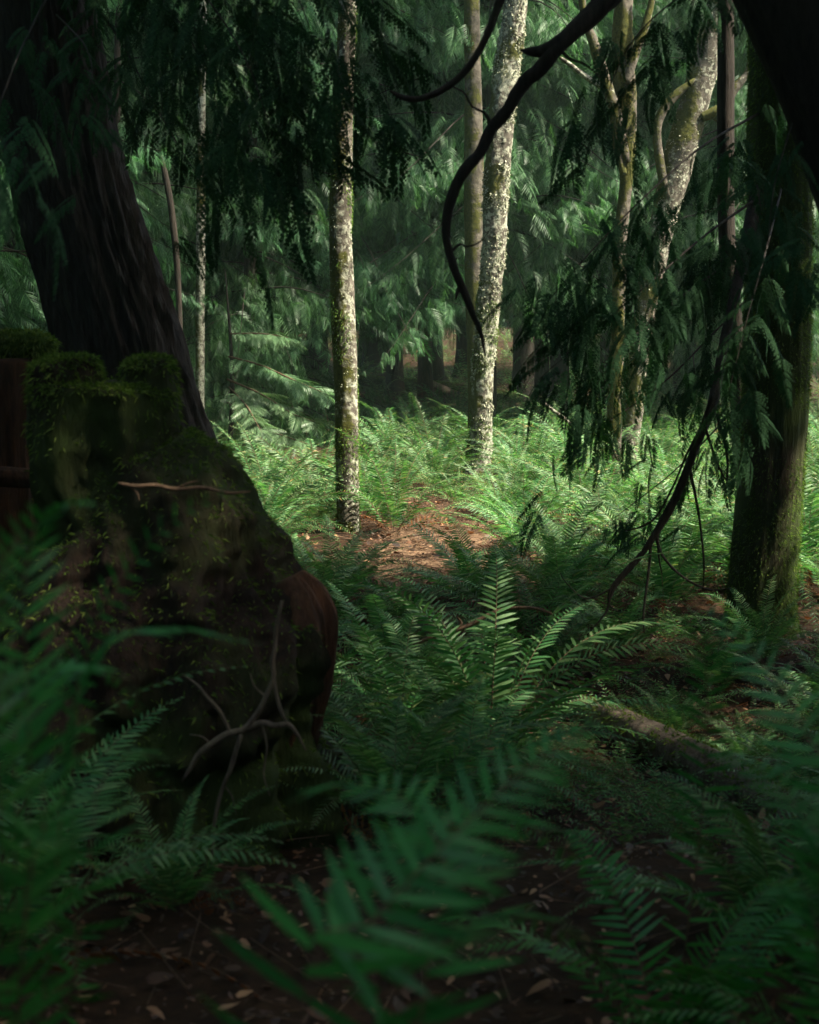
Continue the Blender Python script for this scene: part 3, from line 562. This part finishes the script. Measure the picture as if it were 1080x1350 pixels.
# ---------------------------------------------------------------- stumps, logs, sticks
def stump_main():
    Y = 4.7; rows = [(200, 1075, 262), (203, 1000, 246), (205, 930, 234), (208, 860, 226), (204, 815, 208), (199, 768, 182), (194, 722, 163), (188, 684, 148), (175, 657, 130), (156, 634, 112), (143, 606, 98), (139, 560, 94), (139, 530, 93), (139, 512, 90), (139, 503, 74)]
    P = rooted(px_pts(rows, Y)); root = thing('tree_stump', 'wide dark nurse stump capped with moss in two blocks at the left', 'stump', (P[0, 0], Y, gz(P[0, 0], Y)))
    def disp(th, s, r, X):
        A = np.stack([np.cos(th) * 1.5, np.sin(th) * 1.5, X[..., 2] * 1.1 + 3], -1); B = X * 7
        z = X[..., 2]; knob = np.exp(-((th - 0) % (2 * PI) - 0) ** 2 / .5) + np.exp(-((th - 2 * PI) ** 2) / .5)
        R_ = np.stack([np.cos(th) * 4 + .6 * z, np.sin(th) * 4, z * .9], -1); rid = 1 - np.abs(2 * vnoise(R_) - 1); hol = np.exp(-((X[..., 0] + .55) / .12) ** 2 - ((z - .62) / .2) ** 2) + np.exp(-((X[..., 0] + 1.0) / .1) ** 2 - ((z - 1.0) / .25) ** 2)
        return r * (.18 * (fbm(A, 2) - .5) + .26 * (fbm(B, 3) - .5) + (.34 * np.clip(1.45 - z, .2, 1)) * (rid - .6) + .10 * (vnoise(X * 22) - .5)) - .09 * hol * (X[..., 1] < Y)
    V, Q, T = tube(P, 120, 150, disp); g = G().add(V, Q, T)
    allV, allQ = [V], [Q]; n = len(V)
    for rows in ([(90, 590, 50), (89, 515, 49), (88, 490, 47), (88, 479, 42), (87, 472, 30), (87, 470, 8)], [(199, 590, 42), (197, 515, 37), (196, 490, 35), (196, 480, 31), (195, 473, 22), (195, 470, 6)]):
        a, b, c = tube(px_pts(rows, Y - .04), 32, 20, d_lump(rows[0][0], .24, 1.5)); g.add(a, b, c); allV.append(a); allQ.append(b + n); n += len(a)
    burl = px_pts([(385, 760, 20), (398, 790, 38), (403, 830, 46), (402, 880, 44), (392, 930, 40), (375, 1000, 40), (360, 1060, 42)], Y - .12)
    a, b, c = tube(burl, 48, 60, d_cedar(8, .5, 2.2)); g.add(a, b, c, m=1)
    g.build('wood', [M['stump_wood'], M['red_bark']], root, smooth=True)
    V = np.vstack(allV); Q = np.vstack(allQ); gm = G(); rr = np.random.default_rng(3)
    fuzz(gm, V, Q, 20000, .026, rr, lambda c, n: (np.clip(n[:, 2], 0, 1) * 2.5 + (fbm(c * 2.5, 2) > .5) * .02) * (1 + 7 * ss(1.05, 1.38, c[:, 2])), W=.005); gm.build('moss', M['moss'], root)
    a, b, c = tube(px_pts([(385, 800, 12), (395, 830, 16), (385, 870, 12)], Y - .62), 12, 10, d_lump(1, .3))
stump_main()
Y = 6.2; P = rooted(px_pts([(18, 760, 62), (15, 680, 52), (12, 600, 46), (15, 520, 44), (18, 480, 42), (18, 472, 34)], Y))
root = thing('tree_stump', 'crumbling orange stump at the left edge under a mossy cap', 'stump', (P[0, 0], Y, gz(P[0, 0], Y)))
V, Q, T = tube(P, 48, 60, d_cedar(3, .35, 3)); G().add(V, Q, T).build('wood', M['rot_wood'], root, smooth=True)
V, Q, T = tube(px_pts([(-60, 462, 10), (-30, 456, 14), (20, 454, 17), (55, 456, 16), (74, 462, 8)], Y - .05), 20, 30, d_lump(2, .3)); g = G().add(V, Q, T)
fuzz(g, V, Q, 3000, .03, np.random.default_rng(1), W=.006); g.build('moss', M['moss'], root)
def log(name, label, cat, rows, Y, mat, seed, moss=0, sink=None):
    P = px_pts(rows, Y); root = thing(name, label, cat, P[0, :3]); V, Q, T = tube(P, 24, step=.04, disp=d_cedar(seed, .2, 3)); G().add(V, Q, T).build('wood', M[mat], root, smooth=True)
    if moss: g = G(); fuzz(g, V, Q, moss, .03, np.random.default_rng(2), lambda c, n: np.clip(n[:, 2] + .2, 0, 1) * (fbm(c * 3, 2) > .42), W=.008); g.build('moss', M['moss'], root)
    return root
log('fallen_log', 'brown log on the litter behind the near stump at the left edge', 'log', [(-60, 622, 12), (0, 628, 13), (60, 632, 12), (100, 640, 8)], 5.6, 'rot_wood', 1)
log('fallen_log', 'grey weathered log lying among dark ferns at lower right', 'log', [(730, 920, 12, 6.7), (790, 943, 19, 6.45), (860, 975, 24, 6.0), (930, 1010, 27, 5.65), (990, 1042, 27, 5.4), (1050, 1078, 22, 5.05)], 5, 'pale_stick', 2, 1200)
log('fallen_log', 'moss covered log crossing the far ferns between the pale trunks', 'log', [(450, 500, 6, 25), (520, 506, 8, 24.6), (590, 512, 8, 24.2), (640, 520, 8, 24), (690, 527, 6, 23.8)], 24, 'mossy_bark', 3, 5000)
log('broken_branch', 'tan broken branch end jutting over the mossy log', 'branch', [(600, 522, 6, 24), (580, 513, 6, 23.9), (566, 506, 5, 23.8), (556, 502, 2, 23.8)], 24, 'pale_stick', 4)
def sticks(name, label, rows_list, Y, mat, cat='branch', group=None):
    g = G()
    for rows in rows_list: g.add(*tube(px_pts(rows, Y), 8, 30, d_lump(rows[0][1], .18)))
    V = np.concatenate(g.V); o = g.build(name, M[mat], origin=V[V[:, 2].argmin()], smooth=True); return tag(o, label, cat, group)
sticks('dead_branch', 'forked pale dead branch standing in litter against the stump', [[(372, 792, 2), (364, 830, 3.2), (363, 852, 3), (359, 872, 3.6), (361, 893, 3.4), (352, 915, 3.6), (343, 935, 4), (334, 948, 4.2), (322, 962, 4.6), (300, 968, 5), (278, 982, 4.6), (262, 995, 4), (252, 1012, 3.2), (240, 1030, 1.2)],
    [(361, 893, 2.6), (365, 918, 2.6), (371, 938, 2.8), (380, 956, 1)], [(326, 960, 4), (345, 953, 4.4), (362, 957, 4.2), (380, 955, 3.5), (392, 968, 2.4), (404, 990, 1)], [(318, 968, 3.5), (311, 990, 3.8), (304, 1014, 3.4), (295, 1035, 3), (288, 1058, 2.8), (282, 1090, 2.4), (281, 1112, 2), (279, 1145, .8)],
    [(304, 966, 2.5), (290, 938, 2.8), (272, 918, 2.6), (262, 905, 2.2), (240, 888, .8)], [(350, 918, 1.6), (336, 905, 1.4), (330, 888, .6)], [(278, 982, 1.6), (268, 972, 1.2), (250, 968, .5)], [(295, 1035, 1.4), (306, 1050, 1.1), (312, 1075, .5)], [(345, 953, 1.8), (352, 985, 1.5), (348, 1020, 1.2), (356, 1050, .5)]], 3.9, 'pale_stick')
sticks('dead_stick', 'thin tan stick lying across the face of the stump', [[(156, 637, 2), (178, 641, 3), (205, 640, 3), (232, 645, 2.8), (268, 643, 2.6), (300, 650, 2.2), (330, 648, .8)], [(172, 641, 2.4), (181, 650, 1.6), (184, 660, .6)], [(232, 645, 1.8), (248, 637, 1.3), (262, 634, .5)]], 4.15, 'twig_brown')
sticks('dead_branch', 'arched brown stick above dark ferns in front of the path', [[(545, 850, 2), (575, 838, 3), (615, 826, 3), (655, 806, 2.6), (690, 801, 2.4), (720, 806, 2), (745, 822, 1)], [(600, 832, 2), (608, 822, 2), (602, 812, .7)]], 6.6, 'twig_brown')
sticks('dead_stick', 'short white twig slanting above the right hand ferns', [[(718, 532, 2), (732, 543, 2.2), (745, 552, 2.2), (757, 564, 1.4)]], 11.5, 'alder_white')
sticks('dead_stick', 'thin rust twigs leaning on the bank left of the upright alder', [[(412, 598, 1.5), (400, 560, 1.5), (392, 530, 1)], [(420, 590, 1.2), (432, 560, 1.2), (428, 540, .8)]], 17.5, 'twig_brown')
sticks('dead_stick', 'pale twig fallen across the far end of the visible path', [[(500, 712, 1.4), (530, 714, 1.6), (560, 708, 1.5), (600, 708, 1)]], 10.15, 'pale_stick')
sticks('dead_stick', 'dark twig lying across the right side of the path', [[(585, 699, 1.2), (605, 698, 1.5), (632, 699, 1)]], 10.55, 'twig_brown')
sticks('dead_stick', 'bleached twig lying in ferns beyond the path bend', [[(527, 564, 1.2), (560, 569, 1.4), (598, 572, 1.2), (612, 568, .6)]], 18.0, 'pale_stick')
sticks('wood_chunk', 'short yellowish wood chunk in ferns at the foot of the left pale trunk', [[(470, 735, 6), (478, 741, 8), (488, 748, 7), (494, 752, 3)]], 9.6, 'pale_stick', 'wood')

# ---------------------------------------------------------------- ferns
def frond(P, Lp, npair, roll, fine, seed, wid=None, start=.13):
    """P: points along the rachis, base to tip"""
    r = np.random.default_rng(seed); n = 40; A = spline(np.column_stack([P, np.zeros(len(P))]), n)[:, :3]; T = unit(np.gradient(A, axis=0))
    H = (A[-1] - A[0]) * np.array([1, 1, 0]); H = unit(H[None])[0]; S0 = np.array([H[1], -H[0], 0.]); S = np.repeat(S0[None], n, 0); S = unit(S - T * (S * T).sum(1)[:, None]); N = np.cross(S, T)
    c, s_ = math.cos(roll), math.sin(roll); S, N = S * c + N * s_, N * c - S * s_
    s = np.repeat(np.linspace(start, .985, npair), 2) + np.tile([.004, -.004], npair); sd = np.tile([1., -1.], npair); f = s * (n - 1)
    ip = lambda X: np.stack([np.interp(f, np.arange(n), X[:, k]) for k in range(3)], -1)
    p, t, ns, nn = ip(A), unit(ip(T)), unit(ip(S)), unit(ip(N)); q = np.clip((s - start) / (1 - start), 0, .995)
    gap_ = r.uniform(0, 1, len(s)) < .05
    L = Lp * np.minimum(1, .55 + q / .18) * (1 - q ** 1.9) ** .85 + .006; L = L * r.uniform(.86, 1.08, len(s)) * np.where(gap_, r.uniform(.2, .6, len(s)), 1)
    ang = np.radians(14 + 26 * q + r.normal(0, 3, len(s))); lift = r.normal(.10, .07, len(s))
    d = unit(ns * (sd * np.cos(ang))[:, None] + t * np.sin(ang)[:, None] + nn * lift[:, None])
    tw = r.normal(.25, .12, len(s)); wv = unit(t * np.cos(tw)[:, None] + nn * np.sin(tw)[:, None]); up = unit(np.cross(d, wv) * sd[:, None] * -1 + nn * .01)
    up = np.where((up * nn).sum(1)[:, None] < 0, -up, up)
    W = (wid or .135 * Lp) * (.55 + .45 * L / Lp); g = blades(p, d, wv, up, L, W, r.uniform(.12, .32, len(s)), fine)
    rad = max(.0016, .022 * Lp); rach = tube(np.column_stack([A, np.linspace(rad, rad * .35, n)]), 4, 16)
    return g, rach
def arch(Lf, e0, e1, az, r, base=.02):
    n = 12; e = np.radians(e0 + (e1 - e0) * np.linspace(0, 1, n) ** 1.25); a = az + r.normal(0, .12) * np.linspace(0, 1, n) ** 2
    st_ = Lf / (n - 1); st0 = np.stack([np.cos(e) * np.cos(a), np.cos(e) * np.sin(a), np.sin(e)], -1) * st_
    return np.vstack([[base * math.cos(az), base * math.sin(az), -.02], np.cumsum(st0[:-1], 0) + [base * math.cos(az), base * math.sin(az), -.02]])
FM = [M['fern_leaf'], M['twig_brown']]; 
def fern_meshes(seed, nf, Ls, fine, npair, dead=3, mats=None):
    r = np.random.default_rng(seed); out = []
    for i in range(nf):
        az = i * 2.39996 + r.normal(0, .2); k = i / nf; Lf = Ls * r.uniform(.78, 1.15)
        P = arch(Lf, 80 - 40 * k + r.normal(0, 7), -22 - 34 * k + r.normal(0, 15) + 22 * (1 - k), az, r)
        b, rc = frond(P, .092 * Lf ** .5 * r.uniform(.85, 1.1), npair, r.normal(0, .22), fine, int(r.integers(1e6)))
        out.append((b, rc, 0))
    for i in range(dead):
        az = r.uniform(0, 2 * PI); P = arch(Ls * r.uniform(.5, .8), 35, -55, az, r); b, rc = frond(P, .05, npair // 2, r.normal(0, .5), False, int(r.integers(1e6)), wid=.016); out.append((b, rc, 1))
    return out
def one(name, lst, link=False):
    g = G()
    for b, rc, dd in lst: g.add(*b, m=2 * dd); g.add(*rc, m=1)
    return g.build(name, [M['fern_leaf'], M['twig_brown'], M['dead_leaf']], link=link)
def frond_mesh(b, rc, dd, leaf='fern_leaf'):
    g = G(); g.add(*b, m=0); g.add(*rc, m=1); return g.build('dead_frond' if dd else 'frond', [M['dead_leaf' if dd else leaf], M['twig_brown']], link=False)
KINDS = [(24, .82), (20, .70), (26, .95), (18, .62), (22, .78), (16, .86)]
NEAR = [[(frond_mesh(*f), f[2]) for f in fern_meshes(100 + i, n, L, True, 38)] for i, (n, L) in enumerate(KINDS)]
MID = [one('sword_fern', fern_meshes(200 + i, n, L, False, 36)) for i, (n, L) in enumerate(KINDS)]
FAR = [one('sword_fern', fern_meshes(300 + i, 13, L, False, 15, 1)) for i, (n, L) in enumerate(KINDS[:4])]

trunks = [(-.45, 9.9, .32), (-.45, 9.45, .42), (.72, 13.5, .35), (.70, 12.9, .25)] + [(P[0, 0], P[0, 1], P[0, 3] + (.3 if P is P7 else .22)) for P in (P1, P2, P3, P3b, P4, P5, P7, P6, P8)] + [(-.84, 4.7, .85), (-1.75, 6.2, .4), (hem.location.x, 15.5, .1)]
cand = []; r = np.random.default_rng(77)
for _ in range(26000):
    y = math.sqrt(r.uniform(5.3 ** 2, 20.5 ** 2)); x = r.uniform(-1, 1) * (.288 * y + .15); cand.append((x, y))
cand = np.array(cand); gap = path_gap(cand[:, 0], cand[:, 1]); spots = []
for (x, y), gp in zip(cand, gap):
    if gp < (.19 if y < 11.5 else .14) and y > 8.2: continue
    if y > 17 and x < -1.0 and x > -3.0 and gp < .55: continue
    if any((x - a) ** 2 + (y - b) ** 2 < c * c for a, b, c in trunks): continue
    rmin = .38 + .008 * y
    if all((x - a) ** 2 + (y - b) ** 2 > rmin * rmin for a, b in spots): spots.append((x, y))
hand = [(-.12, 10.35), (.78, 9.5), (.95, 3.5), (1.75, 4.5), (.2, 5.2), (-.05, 4.6), (-1.0, 3.2), (-.62, 3.65), (-1.15, 3.9)]
spots = hand + [s for s in spots if all((s[0] - a) ** 2 + (s[1] - b) ** 2 > .3 for a, b in hand) and not (.5 < s[0] < 1.6 and 4.2 < s[1] < 6.85 - (s[0] - .65) * 2.4)]
ORD = ['leftmost', 'second', 'third', 'fourth', 'fifth', 'sixth', 'seventh', 'eighth', 'ninth', 'tenth', 'eleventh', 'twelfth', 'thirteenth', 'fourteenth', 'fifteenth']
rowsY = [0, 5.0, 6.5, 7.8, 9.0, 10.2, 11.5, 12.9, 14.4, 16, 17.7, 19.2, 99]
rowN = ['dark front row', 'second dark row', 'row before the path', "row at path's near end", 'row before upright alder', 'row level with upright alder', 'row just behind upright alder', 'row before white alder', 'row level with white alder', 'row just behind white alder', 'row before mossy log', 'far row under the cedars']
cells = {}
for i, (x, y) in enumerate(spots):
    u_ = to_px((x, y, gz(x, y)))[0]; row = int(np.searchsorted(rowsY, y) - 1); side = 0 if u_ < 459 else (1 if u_ < 628 else (2 if u_ < 830 else 3)); cells.setdefault((row, side), []).append((u_, i))
SIDE = ['left of upright alder', 'between pale trunks', 'right of white alder', 'toward mossy right trunk']
lab = {}
for (row, side), l in cells.items():
    for k, (u_, i) in enumerate(sorted(l)):
        lab[i] = f"{ORD[k]} fern {'from left, ' if k else 'of those '}{SIDE[side]}, {rowN[row]}"
for i, (x, y) in enumerate(spots):
    kx = int(r.integers(0, 6)); s = r.uniform(.82, 1.16) * (.84 if (-.35 < x < .75 and 6.3 < y < 8.6) else 1.0) * (1.15 if y < 6.3 else 1.0); z = gz(x, y); rz = r.uniform(0, 6.28)
    if i == 7: s = .5
    if i == 8: s *= .8
    if -.95 < x < .0 and 8.2 < y < 10.3: s *= .62
    if -1.8 < x < -.5 and 13 < y < 18.6: s *= .6
    if .2 < x < 1.0 and 10.4 < y < 13.6: s *= .78
    if .5 < x < 1.55 and 4.1 < y < 6.4: s *= .55
    if 1.1 < x < 2.7 and 5.6 < y < 7.6: s *= .62
    if y < 9.2:
        t_ = thing('sword_fern', lab[i], 'fern', (x, y, z), 'sword ferns of the forest floor')
        for me, dd in NEAR[kx]: mesh_obj(me.name.split('.')[0], me, t_)
    else: t_ = tag(mesh_obj('sword_fern', MID[kx], None, (x, y, z)), lab[i], 'fern', 'sword ferns of the forest floor')
    t_.scale = (s, s, s * r.uniform(.9, 1.1)); t_.rotation_euler = (r.normal(0, .06), r.normal(0, .06), rz)
print('FERNS', len(spots))
# undergrowth beyond and beside the counted ferns
g = G(); r = np.random.default_rng(8); n = 0
FV = [(np.concatenate([np.array([v.co for v in me.vertices])]), me) for me in FAR]
def fv(me):
    v = np.empty(len(me.vertices) * 3, np.float32); me.vertices.foreach_get('co', v); v = v.reshape(-1, 3)
    f3, f4 = [], []
    for p in me.polygons: (f4 if len(p.vertices) == 4 else f3).append((tuple(p.vertices), p.material_index))
    return v, f3, f4
FV = [fv(me) for me in FAR]; kept = []
for _ in range(9000):
    y = r.uniform(3, 36); x = r.uniform(-1, 1) * (.36 * y + 2.2)
    if y < 20.4 and abs(x) < .288 * y + .55: continue
    if path_gap(x, y)[0] < .35 or (y < 7 and abs(x) > 3.5): continue
    if all((x - a) ** 2 + (y - b) ** 2 > .62 for a, b in kept): kept.append((x, y))
    if len(kept) > 420: break
nsm = 0
while nsm < 1050:
    y = r.uniform(4.4, 20); x = r.uniform(-1, 1) * (.29 * y + .4)
    if path_gap(x, y)[0] < (.10 if y < 12 else .32) and y > 7.0: continue
    if (x + .84) ** 2 + (y - 4.7) ** 2 < .8 or (.4 < x < 1.6 and abs(y - 6.7 + (x - .65) * 2.4) < .28): continue
    if any((x - a) ** 2 + (y - b) ** 2 < c * c for a, b, c in trunks): continue
    kept.append((x, y, r.uniform(.34, .60) if y > 6.7 else r.uniform(.28, .45))); nsm += 1
for x, y, *sm in kept:
    v, f3, f4 = FV[r.integers(0, 4)]; s = sm[0] if sm else r.uniform(.8, 1.15); a = r.uniform(0, 6.28); V = np.stack([(v[:, 0] * math.cos(a) - v[:, 1] * math.sin(a)) * s + x, (v[:, 0] * math.sin(a) + v[:, 1] * math.cos(a)) * s + y, v[:, 2] * s + gz(x, y)], -1)
    n0 = g.n; g.V.append(V); g.n += len(V)
    for L_ in (f3, f4):
        for m in (0, 1, 2):
            q = [f for f, mm in L_ if mm == m]
            if q: g.F.append((np.array(q) + n0, m))
o = g.build('fern_undergrowth', [M['fern_leaf'], M['twig_brown'], M['dead_leaf']]); o['kind'] = 'stuff'

# close, out of focus ferns built frond by frond
def hero(label, base, fronds, Lp, npair=34, extra=0, seed=0, Ls=.8, leaf='hero_leaf'):
    b = np.array([base[0], base[1], gz(*base)]); t_ = thing('sword_fern', label, 'fern', b, 'sword ferns close to the viewer'); r = np.random.default_rng(seed)
    for k, (rows, roll, ls) in enumerate(fronds):
        P = np.array([at(q[0], q[1], q[2]) for q in rows]); P = np.vstack([b + [0, 0, -.02], P]) if ls > 0 else P
        L0 = np.linalg.norm(np.diff(P, axis=0), axis=1); big = seed == 1 and k == 0; st_ = .30 if big else .16
        bl, rc = frond(P, Lp * abs(ls), 27 if big else int(npair * .8), roll, True, seed * 10 + k, wid=.125 * Lp * abs(ls), start=st_); g = G(); g.add(*bl); g.add(*rc, m=1); g.build('frond', [M[leaf], M['twig_brown']], t_)
    for k in range(extra):
        P = arch(Ls * r.uniform(.75, 1.1), r.uniform(50, 84), r.uniform(-45, 10), k * 2.4 + r.normal(0, .3), r); bl, rc = frond(P, .085, npair, r.normal(0, .25), True, seed * 10 + 50 + k)
        mesh_obj('frond', frond_mesh(bl, rc, 0, leaf), t_)
    return t_
hero('big blurred sword fern at bottom centre with a broad glossy frond', (-.10, 1.15),
     [([(395, 1370, 1.18), (470, 1240, 1.22), (570, 1130, 1.28), (680, 1025, 1.36), (790, 950, 1.45)], -.55, .92),
      ([(560, 1300, 1.25), (590, 1150, 1.4), (530, 1050, 1.5), (440, 1035, 1.55), (375, 1062, 1.6)], .2, .8),
      ([(500, 1300, 1.35), (570, 1110, 1.6), (660, 1075, 1.7), (760, 1130, 1.78), (840, 1215, 1.82)], .1, .9),
      ([(520, 1360, 1.3), (580, 1250, 1.5), (660, 1205, 1.6), (750, 1230, 1.65), (820, 1290, 1.68)], .3, .75)], .112, 42, 0, 1)
hero('blurred sword fern rising at the right edge with upright fronds', (.62, 1.65),
     [([(1110, 1120, 1.7), (1070, 985, 1.75), (1010, 880, 1.85), (935, 800, 1.95)], .4, 1.0),
      ([(1090, 1200, 1.7), (1060, 1080, 1.8), (1000, 1010, 1.9), (930, 990, 2.0)], .2, .8),
      ([(1080, 1260, 1.6), (1120, 1080, 1.6), (1140, 950, 1.6), (1100, 860, 1.6)], 0, .9),
      ([(1085, 1300, 1.6), (1060, 1170, 1.7), (1020, 1200, 1.8), (970, 1290, 1.85)], .2, .7),
      ([(1120, 1250, 1.6), (1090, 1090, 1.75), (1040, 1050, 1.9), (985, 1100, 2.0)], .1, .7)], .10, 32, 6, 2, .75)
hero('blurred blue green sword fern filling the lower left corner', (-.52, 1.55),
     [([(35, 1150, 1.5), (33, 860, 1.5), (36, 720, 1.52), (75, 668, 1.5), (145, 668, 1.45)], .1, 1.0),
      ([(70, 1200, 1.5), (90, 960, 1.55), (140, 850, 1.6), (230, 828, 1.65), (345, 850, 1.7)], .1, .9),
      ([(20, 1150, 1.6), (20, 960, 1.65), (70, 880, 1.7), (150, 890, 1.75), (200, 960, 1.8)], 0, 1.0),
      ([(0, 1150, 1.4), (-20, 900, 1.4), (-10, 760, 1.4), (30, 700, 1.42)], 0, .9),
      ([(110, 1200, 1.5), (130, 1040, 1.7), (190, 990, 1.85), (240, 1060, 2.0)], 0, .7),
      ([(30, 1250, 1.4), (60, 1080, 1.45), (40, 1010, 1.5), (-20, 1020, 1.5)], 0, .9)], .09, 40, 2, 3, .6)
hero('single bright frond standing edge on in front of the stump', (-.50, 2.05),
     [([(95, 1050, 1.95), (118, 850, 1.85), (160, 765, 1.8), (220, 690, 1.75), (300, 645, 1.7)], 1.2, .5)], .10, 32, 3, 4, .55)
hero('dim sword fern in the bottom right corner over brown litter', (.80, 2.35), [], .09, 32, 12, 5, .62)
hero('slender sword fern with a thin upright stalk right of centre', (.52, 2.7), [([(925, 1080, 2.6), (932, 930, 2.5), (925, 850, 2.45), (890, 800, 2.4)], .2, .8)], .09, 32, 9, 6, .7)
hero('low dark fern arching over the bottom left litter', (-.34, 2.1), [], .08, 30, 7, 7, .42)

# ---------------------------------------------------------------- litter
r = np.random.default_rng(21)
def litter_pts(n, f):
    out = []
    while len(out) < n:
        q = f(); out.append(q)
    return np.array(out)
A_ = PS[r.integers(0, 160, 9000)]; a = A_[:, :2] + r.normal(0, 1, (9000, 2)) * A_[:, 2:3] * .8
b = np.stack([r.uniform(-2.2, 2.2, 11000), r.uniform(2.2, 7.5, 11000)], -1); yy = r.uniform(6, 22, 12000); c = np.stack([r.uniform(-1, 1, 12000) * (.3 * yy + .3), yy], -1)
d2 = np.stack([r.normal(-1.7, .8, 3000), r.normal(21, 2.2, 3000)], -1)
XY = np.vstack([a, b, c, d2]); n = len(XY); base = np.column_stack([XY, ground_z(XY[:, 0], XY[:, 1]) + r.uniform(.012, .04, n)])
th = r.uniform(0, 2 * PI, n); d = unit(np.stack([np.cos(th), np.sin(th), r.normal(0, .3, n)], -1)); wv = unit(np.cross(np.array([0, 0, 1.]) + r.normal(0, .35, (n, 3)), d))
L = r.uniform(.012, .03, n) * np.where(r.uniform(0, 1, n) < .18, 2.2, 1); o = G().add(*blades(base, d, wv, unit(np.cross(d, wv)), L, L * r.uniform(.35, .75, n), r.normal(.1, .3, n), True)).build('leaf_litter', M['litter']); o['kind'] = 'stuff'
n = 6000; k = np.where(r.uniform(0, 1, n) < .5, r.integers(0, 9000, n), r.integers(0, len(XY), n)); g = G(); th = r.uniform(0, 2 * PI, n); L = r.uniform(.06, .28, n)
d = unit(np.stack([np.cos(th), np.sin(th), r.normal(0, .12, n)], -1)); b0 = np.column_stack([XY[k], ground_z(XY[k, 0], XY[k, 1]) + .03]); s1 = unit(np.cross(d, np.array([0, 0, 1.]))); s2 = np.cross(d, s1); V = []
for (u0, v0) in ((1, 0), (-.5, .87), (-.5, -.87)): V += [b0 + (s1 * u0 + s2 * v0) * .0028, b0 + d * L[:, None] + (s1 * u0 + s2 * v0) * .0016]
V = np.stack(V, 1).reshape(-1, 3); q = np.array([[0, 2, 3, 1], [2, 4, 5, 3], [4, 0, 1, 5]]); o = G().add(V, (q[None] + (np.arange(n) * 6)[:, None, None]).reshape(-1, 4)).build('twig_litter', M['twig_brown']); o['kind'] = 'stuff'

# ---------------------------------------------------------------- damp forest air
hm = bpy.data.materials.new('haze'); hm.use_nodes = True; nt = hm.node_tree; nt.nodes.clear()
ho = nt.nodes.new('ShaderNodeOutputMaterial'); pv_ = nt.nodes.new('ShaderNodeVolumePrincipled'); nt.links.new(pv_.outputs[0], ho.inputs['Volume'])
pv_.inputs['Color'].default_value = (.62, .92, .74, 1); pv_.inputs['Density'].default_value = .0014; pv_.inputs['Anisotropy'].default_value = .2
zlo = float(GV[:, 2].min()) - 1; c_ = np.array([[x, y, z] for z in (zlo, 30) for x, y in ((-470, -420), (470, -420), (470, 620), (-470, 620))], float)
o = G().add(c_, np.array([[3, 2, 1, 0], [4, 5, 6, 7], [0, 1, 5, 4], [1, 2, 6, 5], [2, 3, 7, 6], [3, 0, 4, 7]])).build('haze', hm); o['kind'] = 'stuff'
sc.cycles.volume_bounces = 0; sc.cycles.volume_step_rate = 4
print('GROUND', GV.min(0), GV.max(0))
